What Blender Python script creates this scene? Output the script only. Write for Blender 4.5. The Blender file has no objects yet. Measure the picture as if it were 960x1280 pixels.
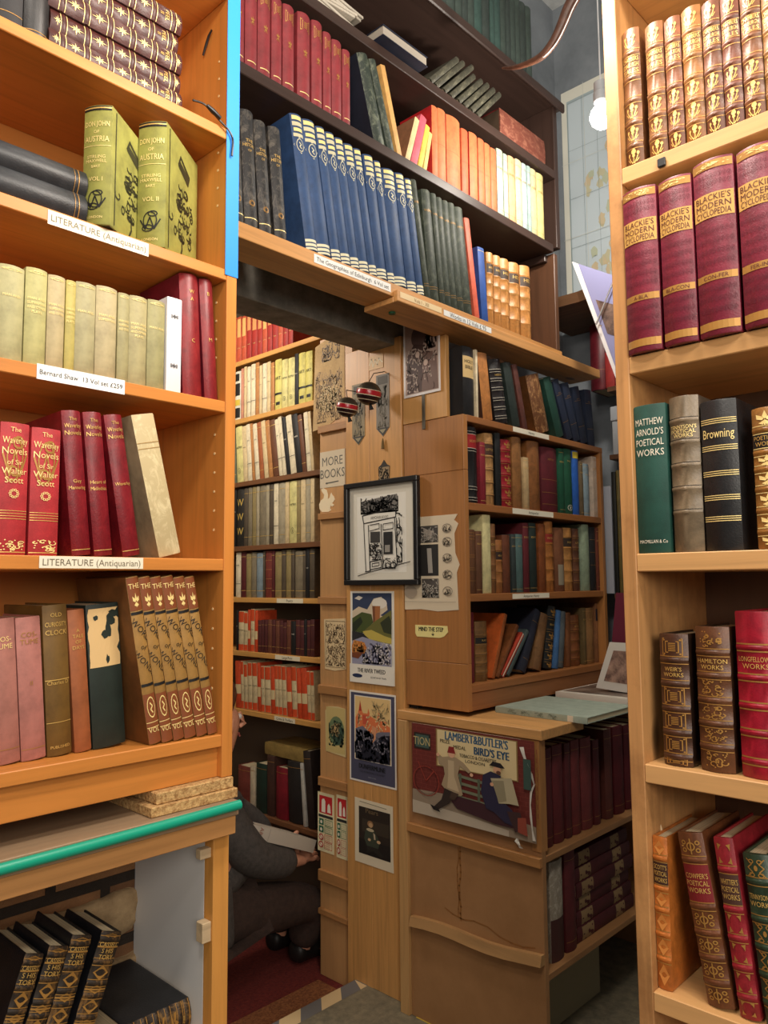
import bpy, bmesh, math, random
from mathutils import Vector, Matrix

# ---------------------------------------------------------------- camera model
F = 961.0
YAW, PIT, ROL, EYE = math.radians(43.5), math.radians(5.28), math.radians(-0.49), 1.35
FW = Vector((math.cos(YAW)*math.cos(PIT), math.sin(YAW)*math.cos(PIT), math.sin(PIT)))
_r = Vector((math.sin(YAW), -math.cos(YAW), 0)); _u = _r.cross(FW)
RT = _r*math.cos(ROL) + _u*math.sin(ROL)
UP = -_r*math.sin(ROL) + _u*math.cos(ROL)
CAM = Vector((0, 0, EYE))
def on(px, py, ax, val):
    """point seen at (px,py) of the photograph on the real plane axis=val"""
    d = FW*F + RT*(px-480) - UP*(py-640)
    return CAM + d*((val-CAM[ax])/d[ax])
def along(px, p0, t):
    v = p0-CAM; k = px-480
    return -(k*v.dot(FW)-F*v.dot(RT))/(k*t.dot(FW)-F*t.dot(RT))
def height(py, p0):
    v = p0-CAM; k = 640-py; t = Vector((0, 0, 1))
    return -(k*v.dot(FW)-F*v.dot(UP))/(k*t.dot(FW)-F*t.dot(UP))

scn = bpy.context.scene
COL = scn.collection
PI = math.pi
RND = random.Random(7)

# ---------------------------------------------------------------- materials
def lin(c):
    o = []
    for v in c[:3]:
        v /= 255.0
        o.append(v/12.92 if v <= .04045 else ((v+.055)/1.055)**2.4)
    return (*o, 1.0)
_M = {}
def _new(key):
    m = bpy.data.materials.new(key); m.use_nodes = True
    nt = m.node_tree; b = nt.nodes['Principled BSDF']
    return m, nt, b
def _coords(nt, scale):
    tc = nt.nodes.new('ShaderNodeTexCoord'); mp = nt.nodes.new('ShaderNodeMapping')
    mp.inputs['Scale'].default_value = scale
    nt.links.new(tc.outputs['Object'], mp.inputs['Vector'])
    return mp.outputs['Vector']
def _noise(nt, vec, scale, detail=3, rough=.55, dist=0):
    n = nt.nodes.new('ShaderNodeTexNoise'); n.inputs['Scale'].default_value = scale
    n.inputs['Detail'].default_value = detail; n.inputs['Roughness'].default_value = rough
    n.inputs['Distortion'].default_value = dist
    nt.links.new(vec, n.inputs['Vector']); return n.outputs['Fac']
def _ramp(nt, fac, stops):
    r = nt.nodes.new('ShaderNodeValToRGB'); e = r.color_ramp.elements
    while len(e) < len(stops): e.new(.5)
    for k, (p, c) in enumerate(stops): e[k].position = p; e[k].color = c
    nt.links.new(fac, r.inputs['Fac']); return r.outputs['Color']
def _bump(nt, b, fac, strength, dist=.002):
    n = nt.nodes.new('ShaderNodeBump'); n.inputs['Strength'].default_value = strength
    n.inputs['Distance'].default_value = dist
    nt.links.new(fac, n.inputs['Height']); nt.links.new(n.outputs['Normal'], b.inputs['Normal'])
def shade(c, k): return (c[0]*k, c[1]*k, c[2]*k, 1)

def plain(c, rough=.6, metal=0.0, name='paint'):
    key = ('plain', tuple(c), rough, metal)
    if key not in _M:
        m, nt, b = _new(name)
        b.inputs['Base Color'].default_value = lin(c); b.inputs['Roughness'].default_value = rough
        b.inputs['Metallic'].default_value = metal
        _M[key] = m
    return _M[key]
def cloth(c):
    key = ('cloth', tuple(c))
    if key not in _M:
        m, nt, b = _new('book_cloth'); l = lin(c)
        v = _coords(nt, (1, 1, 1))
        f = _noise(nt, v, 22, 4, .65)
        nt.links.new(_ramp(nt, f, [(.26, shade(l, .6)), (.52, l), (.8, shade(l, 1.3))]), b.inputs['Base Color'])
        b.inputs['Roughness'].default_value = .62
        _bump(nt, b, _noise(nt, v, 900, 1), .25, .0006)
        _M[key] = m
    return _M[key]
def leather(c, worn=.5):
    key = ('leather', tuple(c), worn)
    if key not in _M:
        m, nt, b = _new('book_leather'); l = lin(c)
        v = _coords(nt, (1, 1, 1))
        f = _noise(nt, v, 34, 6, .7, .6)
        hi = (min(1, l[0]*1.5+.02*worn), min(1, l[1]*1.45+.012*worn), min(1, l[2]*1.4+.006*worn), 1)
        nt.links.new(_ramp(nt, f, [(.25, shade(l, .5)), (.52, l), (.8, hi)]), b.inputs['Base Color'])
        b.inputs['Roughness'].default_value = .42
        _bump(nt, b, _noise(nt, v, 420, 3), .35, .0008)
        _M[key] = m
    return _M[key]
def mottled(c, c2):
    """badly rubbed leather or cloth: dark skin with pale scuffs"""
    key = ('mott', tuple(c), tuple(c2))
    if key not in _M:
        m, nt, b = _new('scuffed_binding')
        v = _coords(nt, (1, 1, .6))
        f = _noise(nt, v, 60, 7, .75, .8)
        nt.links.new(_ramp(nt, f, [(.48, lin(c)), (.62, lin(c2))]), b.inputs['Base Color'])
        b.inputs['Roughness'].default_value = .6
        _M[key] = m
    return _M[key]
def pages(c=(226, 208, 170)):
    key = ('pages', tuple(c))
    if key not in _M:
        m, nt, b = _new('page_edges'); l = lin(c)
        v = _coords(nt, (1400, 3, 3))
        f = _noise(nt, v, 1, 2)
        nt.links.new(_ramp(nt, f, [(.3, shade(l, .62)), (.65, l)]), b.inputs['Base Color'])
        b.inputs['Roughness'].default_value = .85
        _M[key] = m
    return _M[key]
def wood(c, axis='x', contrast=.35, rough=.5, scale=1.0, knots=False, dirt=None):
    key = ('wood', tuple(c), axis, contrast, rough, scale, knots, dirt)
    if key not in _M:
        m, nt, b = _new('wood'); l = lin(c)
        s = {'x': (1.2, 22, 22), 'y': (22, 1.2, 22), 'z': (22, 22, 1.2)}[axis]
        v = _coords(nt, tuple(k*scale for k in s))
        f = _noise(nt, v, 1.6, 6, .62, 1.2)
        col = _ramp(nt, f, [(.25, shade(l, 1-contrast)), (.5, l), (.75, shade(l, 1+contrast*.5))])
        if knots:
            tc = _coords(nt, {'x': (2.2, 5, 5), 'y': (5, 2.2, 5), 'z': (5, 5, 2.2)}[axis])
            vo = nt.nodes.new('ShaderNodeTexVoronoi'); vo.inputs['Scale'].default_value = 1.6
            nt.links.new(tc, vo.inputs['Vector'])
            kf = _ramp(nt, vo.outputs['Distance'], [(.07, (1, 1, 1, 1)), (.13, (0, 0, 0, 1))])
            mx = nt.nodes.new('ShaderNodeMixRGB'); nt.links.new(kf, mx.inputs['Fac'])
            nt.links.new(col, mx.inputs['Color1']); mx.inputs['Color2'].default_value = shade(l, .25)
            col = mx.outputs['Color']
        if dirt:
            d = _noise(nt, _coords(nt, (1, 1, 1)), 5, 7, .7)
            df = _ramp(nt, d, [(.5, (0, 0, 0, 1)), (.72, (.75, .75, .75, 1))])
            mx = nt.nodes.new('ShaderNodeMixRGB'); nt.links.new(df, mx.inputs['Fac'])
            nt.links.new(col, mx.inputs['Color1']); mx.inputs['Color2'].default_value = lin(dirt)
            col = mx.outputs['Color']
        nt.links.new(col, b.inputs['Base Color'])
        b.inputs['Roughness'].default_value = rough
        _bump(nt, b, f, .18, .0012)
        _M[key] = m
    return _M[key]
def rough_surface(c, c2, scale=6, rough=.85, bump=.4, name='plaster', detail=8):
    key = ('rough', tuple(c), tuple(c2), scale, rough, bump)
    if key not in _M:
        m, nt, b = _new(name)
        v = _coords(nt, (1, 1, 1)); f = _noise(nt, v, scale, detail, .68)
        nt.links.new(_ramp(nt, f, [(.33, lin(c)), (.67, lin(c2))]), b.inputs['Base Color'])
        b.inputs['Roughness'].default_value = rough
        _bump(nt, b, f, bump, .006)
        _M[key] = m
    return _M[key]
def emit(c, s):
    m, nt, b = _new('lamp_glow')
    b.inputs['Base Color'].default_value = lin(c)
    b.inputs['Emission Color'].default_value = lin(c); b.inputs['Emission Strength'].default_value = s
    return m
GILT = (226, 186, 104)
PALE = (232, 208, 150)
def ink(c):
    if c == 'g': return plain(GILT, .38, .35, 'gilt')
    if c == 'e': return plain((252, 226, 150), .4, .15, 'bright_gilt')
    if c == 'd': return plain((178, 132, 66), .45, .3, 'rubbed_gilt')
    if c == 'k': return plain((22, 19, 18), .6, 0, 'black_ink')
    if c == 'w': return plain((236, 228, 208), .6, 0, 'pale_ink')
    return plain(c, .6)

# ---------------------------------------------------------------- objects
def tag(o, label=None, cat=None, group=None, kind=None):
    if label: o['label'] = label
    if cat: o['category'] = cat
    if group: o['group'] = group
    if kind: o['kind'] = kind
    return o
LOC = {}
def thing(name, loc, label, cat, group=None, rot=None):
    o = bpy.data.objects.new(name, None); COL.objects.link(o)
    o.empty_display_size = .05
    if rot is None: o.location = loc; LOC[o.name] = Vector(loc)
    else: o.matrix_world = Matrix.Translation(Vector(loc)) @ rot; LOC[o.name] = None
    return tag(o, label, cat, group)
def link(name, me, parent=None):
    o = bpy.data.objects.new(name, me); COL.objects.link(o)
    if parent is not None:
        o.parent = parent; LOC[o.name] = LOC.get(parent.name)
    return o
def mesh(name, verts, faces, mats, parent=None, mi=None, smooth=None):
    """verts in world coordinates when the parent is unrotated, else in the parent's own frame"""
    off = LOC.get(parent.name) if parent is not None else None
    if off is not None: verts = [Vector(v)-off for v in verts]
    me = bpy.data.meshes.new(name)
    me.from_pydata([tuple(v) for v in verts], [], faces)
    for m in (mats if isinstance(mats, (list, tuple)) else [mats]): me.materials.append(m)
    if mi: me.polygons.foreach_set('material_index', mi)
    if smooth is not None:
        me.polygons.foreach_set('use_smooth', [True]*len(me.polygons))
        me.set_sharp_from_angle(angle=math.radians(smooth))
    me.update()
    return link(name, me, parent)
def bm_obj(name, bm, mat, parent=None, smooth=None):
    off = LOC.get(parent.name) if parent is not None else None
    if off is not None: bmesh.ops.translate(bm, verts=bm.verts, vec=-off)
    me = bpy.data.meshes.new(name); bm.to_mesh(me); bm.free()
    for m in (mat if isinstance(mat, (list, tuple)) else [mat]): me.materials.append(m)
    if smooth is not None:
        me.polygons.foreach_set('use_smooth', [True]*len(me.polygons)); me.set_sharp_from_angle(angle=math.radians(smooth))
    return link(name, me, parent)
def add_box(bm, x0, x1, y0, y1, z0, z1, bev=.0015, M=None):
    r = bmesh.ops.create_cube(bm, size=1)
    vs = r['verts']
    for v in vs: v.co = Vector((x0+(v.co.x+.5)*(x1-x0), y0+(v.co.y+.5)*(y1-y0), z0+(v.co.z+.5)*(z1-z0)))
    if bev:
        es = list({e for v in vs for e in v.link_edges})
        r = bmesh.ops.bevel(bm, geom=es, offset=bev, segments=1, affect='EDGES')
        vs = list({v for f in r['faces'] for v in f.verts} | {v for v in vs if v.is_valid})
    if M is not None:
        for v in vs: v.co = M @ v.co
    return vs
def box(name, x0, x1, y0, y1, z0, z1, mat, parent=None, bev=.0015):
    bm = bmesh.new(); add_box(bm, min(x0, x1), max(x0, x1), min(y0, y1), max(y0, y1), min(z0, z1), max(z0, z1), bev)
    return bm_obj(name, bm, mat, parent)
def tube_geo(pts, radii, n=10, caps=True):
    pts = [Vector(p) for p in pts]; vs, fs = [], []
    if not isinstance(radii, (list, tuple)): radii = [radii]*len(pts)
    up = Vector((.13, .21, .97)).normalized()
    for i, p in enumerate(pts):
        d = (pts[min(i+1, len(pts)-1)]-pts[max(i-1, 0)]).normalized()
        a = d.cross(up)
        if a.length < 1e-4: a = d.cross(Vector((1, 0, 0)))
        a.normalize(); b = d.cross(a)
        for k in range(n):
            t = 2*PI*k/n; vs.append(p+(a*math.cos(t)+b*math.sin(t))*radii[i])
    for i in range(len(pts)-1):
        for k in range(n):
            q = (k+1) % n; fs.append((i*n+k, i*n+q, (i+1)*n+q, (i+1)*n+k))
    if caps: fs.append(tuple(reversed(range(n)))); fs.append(tuple((len(pts)-1)*n+k for k in range(n)))
    return vs, fs
def tube(name, pts, radii, mat, parent=None, n=10):
    vs, fs = tube_geo(pts, radii, n)
    return mesh(name, vs, fs, mat, parent, smooth=50)
def lathe(name, centre, prof, mat, parent=None, n=20):
    vs, fs = [], []
    for r, z in prof:
        for k in range(n): vs.append(Vector(centre)+Vector((r*math.cos(2*PI*k/n), r*math.sin(2*PI*k/n), z)))
    for i in range(len(prof)-1):
        for k in range(n):
            q = (k+1) % n; fs.append((i*n+k, i*n+q, (i+1)*n+q, (i+1)*n+k))
    fs.append(tuple(reversed(range(n)))); fs.append(tuple((len(prof)-1)*n+k for k in range(n)))
    return mesh(name, vs, fs, mat, parent, smooth=40)
def catmull(pts, n=6):
    P = [Vector(p) for p in pts]; P = [P[0]*2-P[1]]+P+[P[-1]*2-P[-2]]; o = []
    for i in range(1, len(P)-2):
        for k in range(n):
            t = k/n
            o.append(.5*((2*P[i])+(-P[i-1]+P[i+1])*t+(2*P[i-1]-5*P[i]+4*P[i+1]-P[i+2])*t*t+(-P[i-1]+3*P[i]-3*P[i+1]+P[i+2])*t**3))
    o.append(P[-2]); return o

# ---------------------------------------------------------------- lettering and flat artwork
_T = {}
def text2d(s):
    """lettering as flat polygons, capital height 1, centred on x, baseline 0"""
    if s not in _T:
        cu = bpy.data.curves.new('lettering', 'FONT'); cu.body = s; cu.resolution_u = 2; cu.align_x = 'CENTER'
        ob = bpy.data.objects.new('lettering', cu); COL.objects.link(ob)
        dg = bpy.context.evaluated_depsgraph_get(); ev = ob.evaluated_get(dg); me = ev.to_mesh()
        vs = [(v.co.x/.69, v.co.y/.69) for v in me.vertices]; fs = [tuple(p.vertices) for p in me.polygons]
        ev.to_mesh_clear(); bpy.data.objects.remove(ob); bpy.data.curves.remove(cu)
        xs = [v[0] for v in vs] or [0]
        mid = (max(xs)+min(xs))/2
        _T[s] = ([(a-mid, b) for a, b in vs], fs, max(xs)-min(xs))
    return _T[s]
def strip(pts, w):
    """a polyline of width w as quads in 2D"""
    out = []
    for (x0, y0), (x1, y1) in zip(pts, pts[1:]):
        dx, dy = x1-x0, y1-y0; l = math.hypot(dx, dy) or 1e-9
        nx, ny = -dy/l*w/2, dx/l*w/2; ex, ey = dx/l*w*.25, dy/l*w*.25
        out.append([(x0-ex+nx, y0-ey+ny), (x0-ex-nx, y0-ey-ny), (x1+ex-nx, y1+ey-ny), (x1+ex+nx, y1+ey+ny)])
    return out
def ring(cx, cy, rx, ry, w, n=14, a0=0, a1=2*PI):
    return strip([(cx+rx*math.cos(a0+(a1-a0)*k/n), cy+ry*math.sin(a0+(a1-a0)*k/n)) for k in range(n+1)], w)
def disc(cx, cy, rx, ry, n=12):
    return [(cx+rx*math.cos(2*PI*k/n), cy+ry*math.sin(2*PI*k/n)) for k in range(n)]
ROTX = Matrix.Identity(4)
ROTY = Matrix.Rotation(-PI/2, 4, 'Z')
def picture(name, rot, base, w, h, shapes, label, cat, mat=None, thick=.0012, group=None, parent=None, tilt=0, outline=None, curl=0):
    """flat printed thing facing -y of its own frame; shapes in fractions (u from left, v from top)"""
    vs, fs, mi, mats = [], [], [], [mat or plain((232, 224, 204), .6)]
    idx = {}
    def mid(c):
        m = ink(c)
        if m.name not in idx: idx[m.name] = len(mats); mats.append(m)
        return idx[m.name]
    def P(u, v, y): return (u*w-w/2, y, h-v*h)
    ol = outline or [(0, 0), (1, 0), (1, 1), (0, 1)]
    n = len(ol)
    vs += [P(u, v, 0) for u, v in ol]+[P(u, v, thick) for u, v in ol]
    fs.append(tuple(reversed(range(n)))); fs.append(tuple(range(n, 2*n)))
    for k in range(n): q = (k+1) % n; fs.append((k, q, n+q, n+k))
    mi += [0]*len(fs)
    for i, s in enumerate(shapes):
        y = -.00022*(i+1)
        if s[0] == 'T':
            _, st, u, v, hh, c = s[:6]
            tv, tf, tw = text2d(st); k = hh*h; kx = k*(s[6] if len(s) > 6 else 1)
            for e in ((0,) if len(s) < 8 else (-s[7], 0, s[7])):       # bolder lettering
                b = len(vs); vs += [(u*w-w/2+a*kx+e*k, y-.00003*(e > 0)+.00003*(e < 0), h-v*h+q*k) for a, q in tv]
                fs += [tuple(b+j for j in f) for f in tf]; mi += [mid(c)]*len(tf)
            continue
        if s[0] == 'S':
            _, c, wd, pts = s
            asp = h/w
            polys = [[(a, q/asp) for a, q in pl] for pl in strip([(a, q*asp) for a, q in pts], wd)]
        elif s[0] == 'M': _, c, polys = s
        else: c, polys = s[0], [s[1]]
        m = mid(c)
        for pl in polys:
            b = len(vs); vs += [P(a, q, y) for a, q in pl]
            ar = sum(pl[k][0]*pl[(k+1) % len(pl)][1]-pl[(k+1) % len(pl)][0]*pl[k][1] for k in range(len(pl)))
            f = list(range(b, b+len(pl)))
            fs.append(tuple(f if ar < 0 else reversed(f))); mi.append(m)
    if curl:
        vs = [(x, y-curl*(max(0, abs(x)/(w/2)-.55)/.45)**2*((z/h)**2*.3+.7*(1-z/h)), z) for x, y, z in vs]
    me = bpy.data.meshes.new(name); me.from_pydata(vs, [], fs)
    for m in mats: me.materials.append(m)
    me.polygons.foreach_set('material_index', mi); me.update()
    o = link(name, me, parent)
    if parent is None:
        o.matrix_world = Matrix.Translation(Vector(base)) @ rot @ Matrix.Rotation(tilt, 4, 'Y')
        tag(o, label, cat, group)
    return o
def picture_at(name, plane, val, tl, br, shapes, label, cat, **kw):
    """hang a picture flat on the real plane, its corners where the photo shows them"""
    ax = 0 if plane == 'Y' else 1
    a, b = on(*tl, ax, val), on(*br, ax, val)
    if plane == 'Y': w, x, y = a.y-b.y, val, (a.y+b.y)/2; rot = ROTY
    else: w, x, y = b.x-a.x, (a.x+b.x)/2, val; rot = ROTX
    return picture(name, rot, (x, y, b.z), w, a.z-b.z, shapes, label, cat, **kw)
def scribble(n, seed, u0, u1, v0, v1, c, wd=.012, ln=.12):
    r = random.Random(seed); ps = []
    for _ in range(n):
        u, v, a = r.uniform(u0, u1), r.uniform(v0, v1), r.uniform(0, PI)
        pts = [(u, v)]
        for _ in range(4):
            a += r.uniform(-.9, .9); u = min(u1, max(u0, u+ln/4*math.cos(a))); v = min(v1, max(v0, v+ln/4*math.sin(a))); pts.append((u, v))
        ps += strip(pts, wd)
    return ('M', c, ps)

# ---------------------------------------------------------------- books
def orn_polys(kind, r):
    """tooled ornaments in a unit square (-.5...5)"""
    o = []
    if kind == 'star':
        for k in range(8):
            a = k*PI/4; L = .5 if k % 2 == 0 else .34
            o.append([(0, 0), (.16*math.cos(a+.3), .16*math.sin(a+.3)), (L*math.cos(a), L*math.sin(a)), (.16*math.cos(a-.3), .16*math.sin(a-.3))])
    elif kind == 'thistle':
        o += [disc(.02, .3, .2, .17, 9), disc(.02, .06, .13, .11, 8), disc(.38, .2, .11, .11, 8), disc(-.36, .13, .09, .11, 8), [(-.02, .48), (.14, .5), (.1, .3), (-.06, .3)]]
        o += strip([(-.38, .05), (-.26, -.2), (-.08, -.42), (.04, -.3), (.03, -.02)], .06)
        o += strip([(.38, .1), (.28, -.15), (.06, -.42)], .055) + strip([(.44, -.14), (.26, -.34)], .05) + strip([(-.46, -.12), (-.28, -.34)], .05)
    elif kind == 'fleur':
        o.append([(0, .5), (.12, .15), (0, -.05), (-.12, .15)])
        for s in (-1, 1): o.append([(0, .05), (s*.42, .28), (s*.4, -.02), (s*.12, -.12)]); o.append([(0, -.1), (s*.3, -.3), (s*.08, -.42)])
        o.append([(0, -.05), (.07, -.3), (0, -.5), (-.07, -.3)])
    elif kind == 'scroll':
        for _ in range(9):
            cx, cy, rr = r.uniform(-.36, .36), r.uniform(-.4, .4), r.uniform(.06, .13)
            a = r.uniform(0, 6); o += ring(cx, cy, rr, rr, .05, 7, a, a+4.4)
        for _ in range(14):
            x, y = r.uniform(-.45, .45), r.uniform(-.46, .46); o.append(disc(x, y, .035, .045, 5))
    elif kind == 'panel':
        o += strip([(-.46, -.46), (.46, -.46), (.46, .46), (-.46, .46), (-.46, -.46)], .04)
        o += strip([(-.3, -.3), (.3, -.3), (.3, .3), (-.3, .3), (-.3, -.3)], .05)
        for k in range(-2, 3): o += strip([(-.16, k*.1), (.16, k*.1)], .05)
        for sx in (-1, 1):
            for sy in (-1, 1): o.append(disc(sx*.38, sy*.38, .05, .05, 6))
    elif kind == 'boss':
        o.append([(0, .5), (.5, 0), (0, -.5), (-.5, 0)])
    elif kind == 'cross':
        o += strip([(-.5, 0), (.5, 0)], .07); o += strip([(0, -.4), (0, .4)], .07)
        o += ring(0, 0, .2, .2, .07, 10)
        for s in (-1, 1): o += ring(s*.36, .2, .1, .1, .06, 8); o += ring(s*.36, -.2, .1, .1, .06, 8)
    elif kind == 'corners':
        for sx in (-1, 1):
            for sy in (-1, 1): o.append([(sx*.46, sy*.46), (sx*.16, sy*.4), (sx*.3, sy*.3), (sx*.4, sy*.14)])
    elif kind == 'mono':
        o += ring(0, .05, .3, .4, .05, 14); o += strip([(-.45, .1), (-.2, -.35), (0, .2), (.2, -.35), (.45, .1)], .06)
        o += ring(-.1, -.3, .25, .15, .05, 10); o += ring(.12, .36, .2, .12, .05, 10)
    elif kind == 'tulip':
        for s in (-1, 1):
            o += strip([(s*.46, .46), (s*.2, .2), (s*.42, 0), (s*.18, -.22), (s*.46, -.46)], .06)
            o += ring(s*.22, .34, .12, .1, .05, 8); o += ring(s*.24, -.36, .14, .1, .05, 8)
        o.append(disc(0, 0, .1, .16, 8))
    elif kind == 'oval':
        o += ring(0, 0, .4, .46, .06, 14); o += strip([(-.1, .2), (.12, .05), (-.1, -.1), (.1, -.25)], .08)
    elif kind == 'wreath':
        for k in range(10):
            a = k*PI/5; o += ring(.34*math.cos(a), .34*math.sin(a), .1, .1, .05, 6)
    return o

def make_book(rot_m, loc, w, h, d, st, label, group, cat='book', name=None, wear=0):
    """st: look of the binding. Local frame: spine on y=0, x across the spine, y into the shelf"""
    t = thing(name or st.get('name', 'book'), loc, label, cat, group, rot=rot_m)
    bulge = st.get('bulge', .12)*w
    if st.get('flat'): bulge = 0.0006
    t_b = min(.003, w*.13)
    N = 9
    us = [k/(N-1)-.5 for k in range(N)]
    arc = lambda u: bulge*4*u*u
    zr = [(0, .0007), (.0016, 0)]
    for b in st.get('bands', []):
        z = b*h; zr += [(z-.0034, 0), (z-.0012, -.0016), (z+.0012, -.0016), (z+.0034, 0)]
    zr += [(h-.0016, 0), (h, .0007)]
    zr.sort()
    yb = bulge
    ring_n = N+2
    V, Fc = [], []
    for z, off in zr:
        ins = max(0, off)
        V.append((ins, d, z))
        for u in us: V.append((w/2+u*(w-2*ins), arc(u)+off, z))
        V.append((w-ins, d, z))
    R = len(zr)
    for i in range(R-1):
        for k in range(ring_n-1):
            Fc.append((i*ring_n+k, i*ring_n+k+1, (i+1)*ring_n+k+1, (i+1)*ring_n+k))
    inner = []
    for zi in (0, h):
        b = len(V); inner.append(b)
        V.append((t_b, d, zi))
        for u in us: V.append((w/2+u*(w-2*t_b), yb+.0025, zi))
        V.append((w-t_b, d, zi))
    top0 = (R-1)*ring_n
    for k in range(ring_n-1):
        Fc.append((k+1, k, inner[0]+k, inner[0]+k+1))
        Fc.append((top0+k, top0+k+1, inner[1]+k+1, inner[1]+k))
        Fc.append((inner[0]+k, inner[1]+k, inner[1]+k+1, inner[0]+k+1))
    e = ring_n-1
    Fc.append((0, top0, inner[1], inner[0])); Fc.append((e, inner[0]+e, inner[1]+e, top0+e))
    mats = [st['mat']]; mi = None
    if st.get('board'):          # boards of another colour than the spine (quarter or half binding)
        mats.append(st['board']); mi = []
        for f in Fc: mi.append(1 if all(V[v][1] > yb+.0004 for v in f) or (len(f) == 4 and max(V[v][1] for v in f) > d-.001) else 0)
    cov = mesh('cover', V, Fc, mats, t, mi, smooth=35)
    q = .003
    bm = bmesh.new(); add_box(bm, t_b+.0002, w-t_b-.0002, yb+.003, d-.003, q, h-q, 0)
    bm_obj('page_block', bm, st.get('pages') or pages(), t)
    # tooling, labels and lettering lie on the curved spine
    layers = {}
    def put(part, col, polys, lift):
        L = layers.setdefault(part, ([], [], [], []))
        m = ink(col)
        if m not in L[2]: L[2].append(m)
        j = L[2].index(m)
        for pl in polys:
            b = len(L[0])
            for x, z in pl:
                u = max(-.5, min(.5, x/w))
                L[0].append((w/2+u*w, arc(u)-lift, z))
            ar = sum(pl[k][0]*pl[(k+1) % len(pl)][1]-pl[(k+1) % len(pl)][0]*pl[k][1] for k in range(len(pl)))
            f = tuple(range(b, b+len(pl)))
            L[1].append(f if ar > 0 else tuple(reversed(f))); L[3].append(j)
    def bar(z0, z1, a=.49):
        n = 8
        return [[(w*a*(2*k/n-1), z0), (w*a*(2*(k+1)/n-1), z0), (w*a*(2*(k+1)/n-1), z1), (w*a*(2*k/n-1), z1)] for k in range(n)]
    r = random.Random(int(w*1e6)+int(h*1e5))
    for it in st.get('deco', []):
        k = it[0]
        if k == 'l':
            th = (it[2] if len(it) > 2 else .0011)
            put('gilt_pattern', it[3] if len(it) > 3 else 'g', bar(it[1]*h-th/2, it[1]*h+th/2), .0007)
        elif k == 'bl':           # fine lines either side of a raised band
            for s in (-1, 1): put('gilt_pattern', it[2] if len(it) > 2 else 'g', bar(it[1]*h+s*.0046-.0005, it[1]*h+s*.0046+.0005), .0006)
        elif k == 'p':
            put('title_label', it[3], bar(it[1]*h, it[2]*h), .0004)
        elif k == 'r':
            put('gilt_pattern', it[3], bar(it[1]*h, it[2]*h, it[4] if len(it) > 4 else .49), .0006)
        elif k == 'o':
            sw = it[3]*w; sh = (it[4] if len(it) > 4 else it[3]*w/h)*h
            cx = (it[6] if len(it) > 6 else 0)*w
            put('gilt_pattern', it[5] if len(it) > 5 else 'g', [[(cx+x*sw, it[2]*h+z*sh) for x, z in pl] for pl in orn_polys(it[1], r)], .0009)
        elif k == 't':
            vs, fs, tw = text2d(it[1])
            kk = it[3]*w if it[3] > 0 else -it[3]*h
            kx = kk*min(1, .86*w/max(1e-6, tw*kk))
            sl = it[5] if len(it) > 5 else 0
            pv = [(a*kx, it[2]*h+b*kk) for a, b in vs]
            if sl:
                ca, sa = math.cos(sl), math.sin(sl); kx = kk
                pv = [(a*kk*ca-b*kk*sa, it[2]*h+a*kk*sa+b*kk*ca) for a, b in vs]
            put('title_lettering', it[4] if len(it) > 4 else 'g', [[pv[j] for j in f] for f in fs], .0010)
        elif k == 'torn':         # torn away patch of bare backing
            rr = random.Random(3); pts = []
            z0, z1 = it[1]*h, it[2]*h
            for q2 in range(11): pts.append((-w*.46+rr.uniform(-.02, .03)*w, z0+(z1-z0)*q2/10))
            for q2 in range(11): pts.append((w*(.47-.18*rr.random()*(q2 % 3 == 1)), z1-(z1-z0)*q2/10))
            for a, b in zip(range(10), range(20, 10, -1)):
                l0, l1, r0, r1 = pts[a], pts[a+1], pts[b+1] if b+1 < 22 else pts[21], pts[b]
                n = 6
                for j in range(n):
                    f = lambda p, q3, s: (p[0]+(q3[0]-p[0])*s, p[1]+(q3[1]-p[1])*s)
                    put('torn_spine', it[3], [[f(l0, r0, j/n), f(l0, r0, (j+1)/n), f(l1, r1, (j+1)/n), f(l1, r1, j/n)]], .0005)
            for (cx, cz, a, b) in ((.2, .78, .15, .12), (.02, .55, .12, .07), (.1, .62, .1, .16), (.3, .9, .2, .08), (-.25, .84, .07, .05), (.05, .12, .06, .08)):
                pl = [(w*(cx+a*rr.uniform(.6, 1.2)*math.cos(g*PI/5)), z0+(z1-z0)*(cz+b*rr.uniform(.6, 1.2)*math.sin(g*PI/5))) for g in range(10)]
                pl = [(min(w*.49, x), min(h*.995, z)) for x, z in pl]
                put('torn_spine', it[4], [[pl[0], pl[g], pl[g+1]] for g in range(1, 9)], .0009)
    LAB = {'torn_spine': 'torn pale spine lining'}
    for part, (lv, lf, lm, lj) in layers.items():
        # motifs that stand well apart on the spine are parts of their own
        spans = sorted((min(lv[v][2] for v in f), max(lv[v][2] for v in f), i) for i, f in enumerate(lf))
        runs, top = [], -9
        for a, b, i in spans:
            if a-top > .0195: runs.append([])
            runs[-1].append(i); top = max(top, b)
        for run in runs:
            vv, ff, jj = [], [], []
            for i in run:
                b = len(vv); vv += [lv[v] for v in lf[i]]; ff.append(tuple(range(b, b+len(lf[i])))); jj.append(lj[i])
            used = sorted(set(jj))
            mesh(part, vv, ff, [lm[u] for u in used], cov, [used.index(j) for j in jj])
    return t

ORD = 'first second third fourth fifth sixth seventh eighth ninth tenth eleventh twelfth thirteenth fourteenth fifteenth sixteenth seventeenth eighteenth nineteenth twentieth'.split()
ORD += ['twenty-'+o for o in ORD[:9]]
def nth(i, n, aL, aR):
    """which one of a row, counted from something one can find at its end"""
    if aR is None or (aL is not None and i < n/2): return f'{ORD[i]} from {aL}'
    return f'{ORD[n-1-i]} from {aR}'

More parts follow.
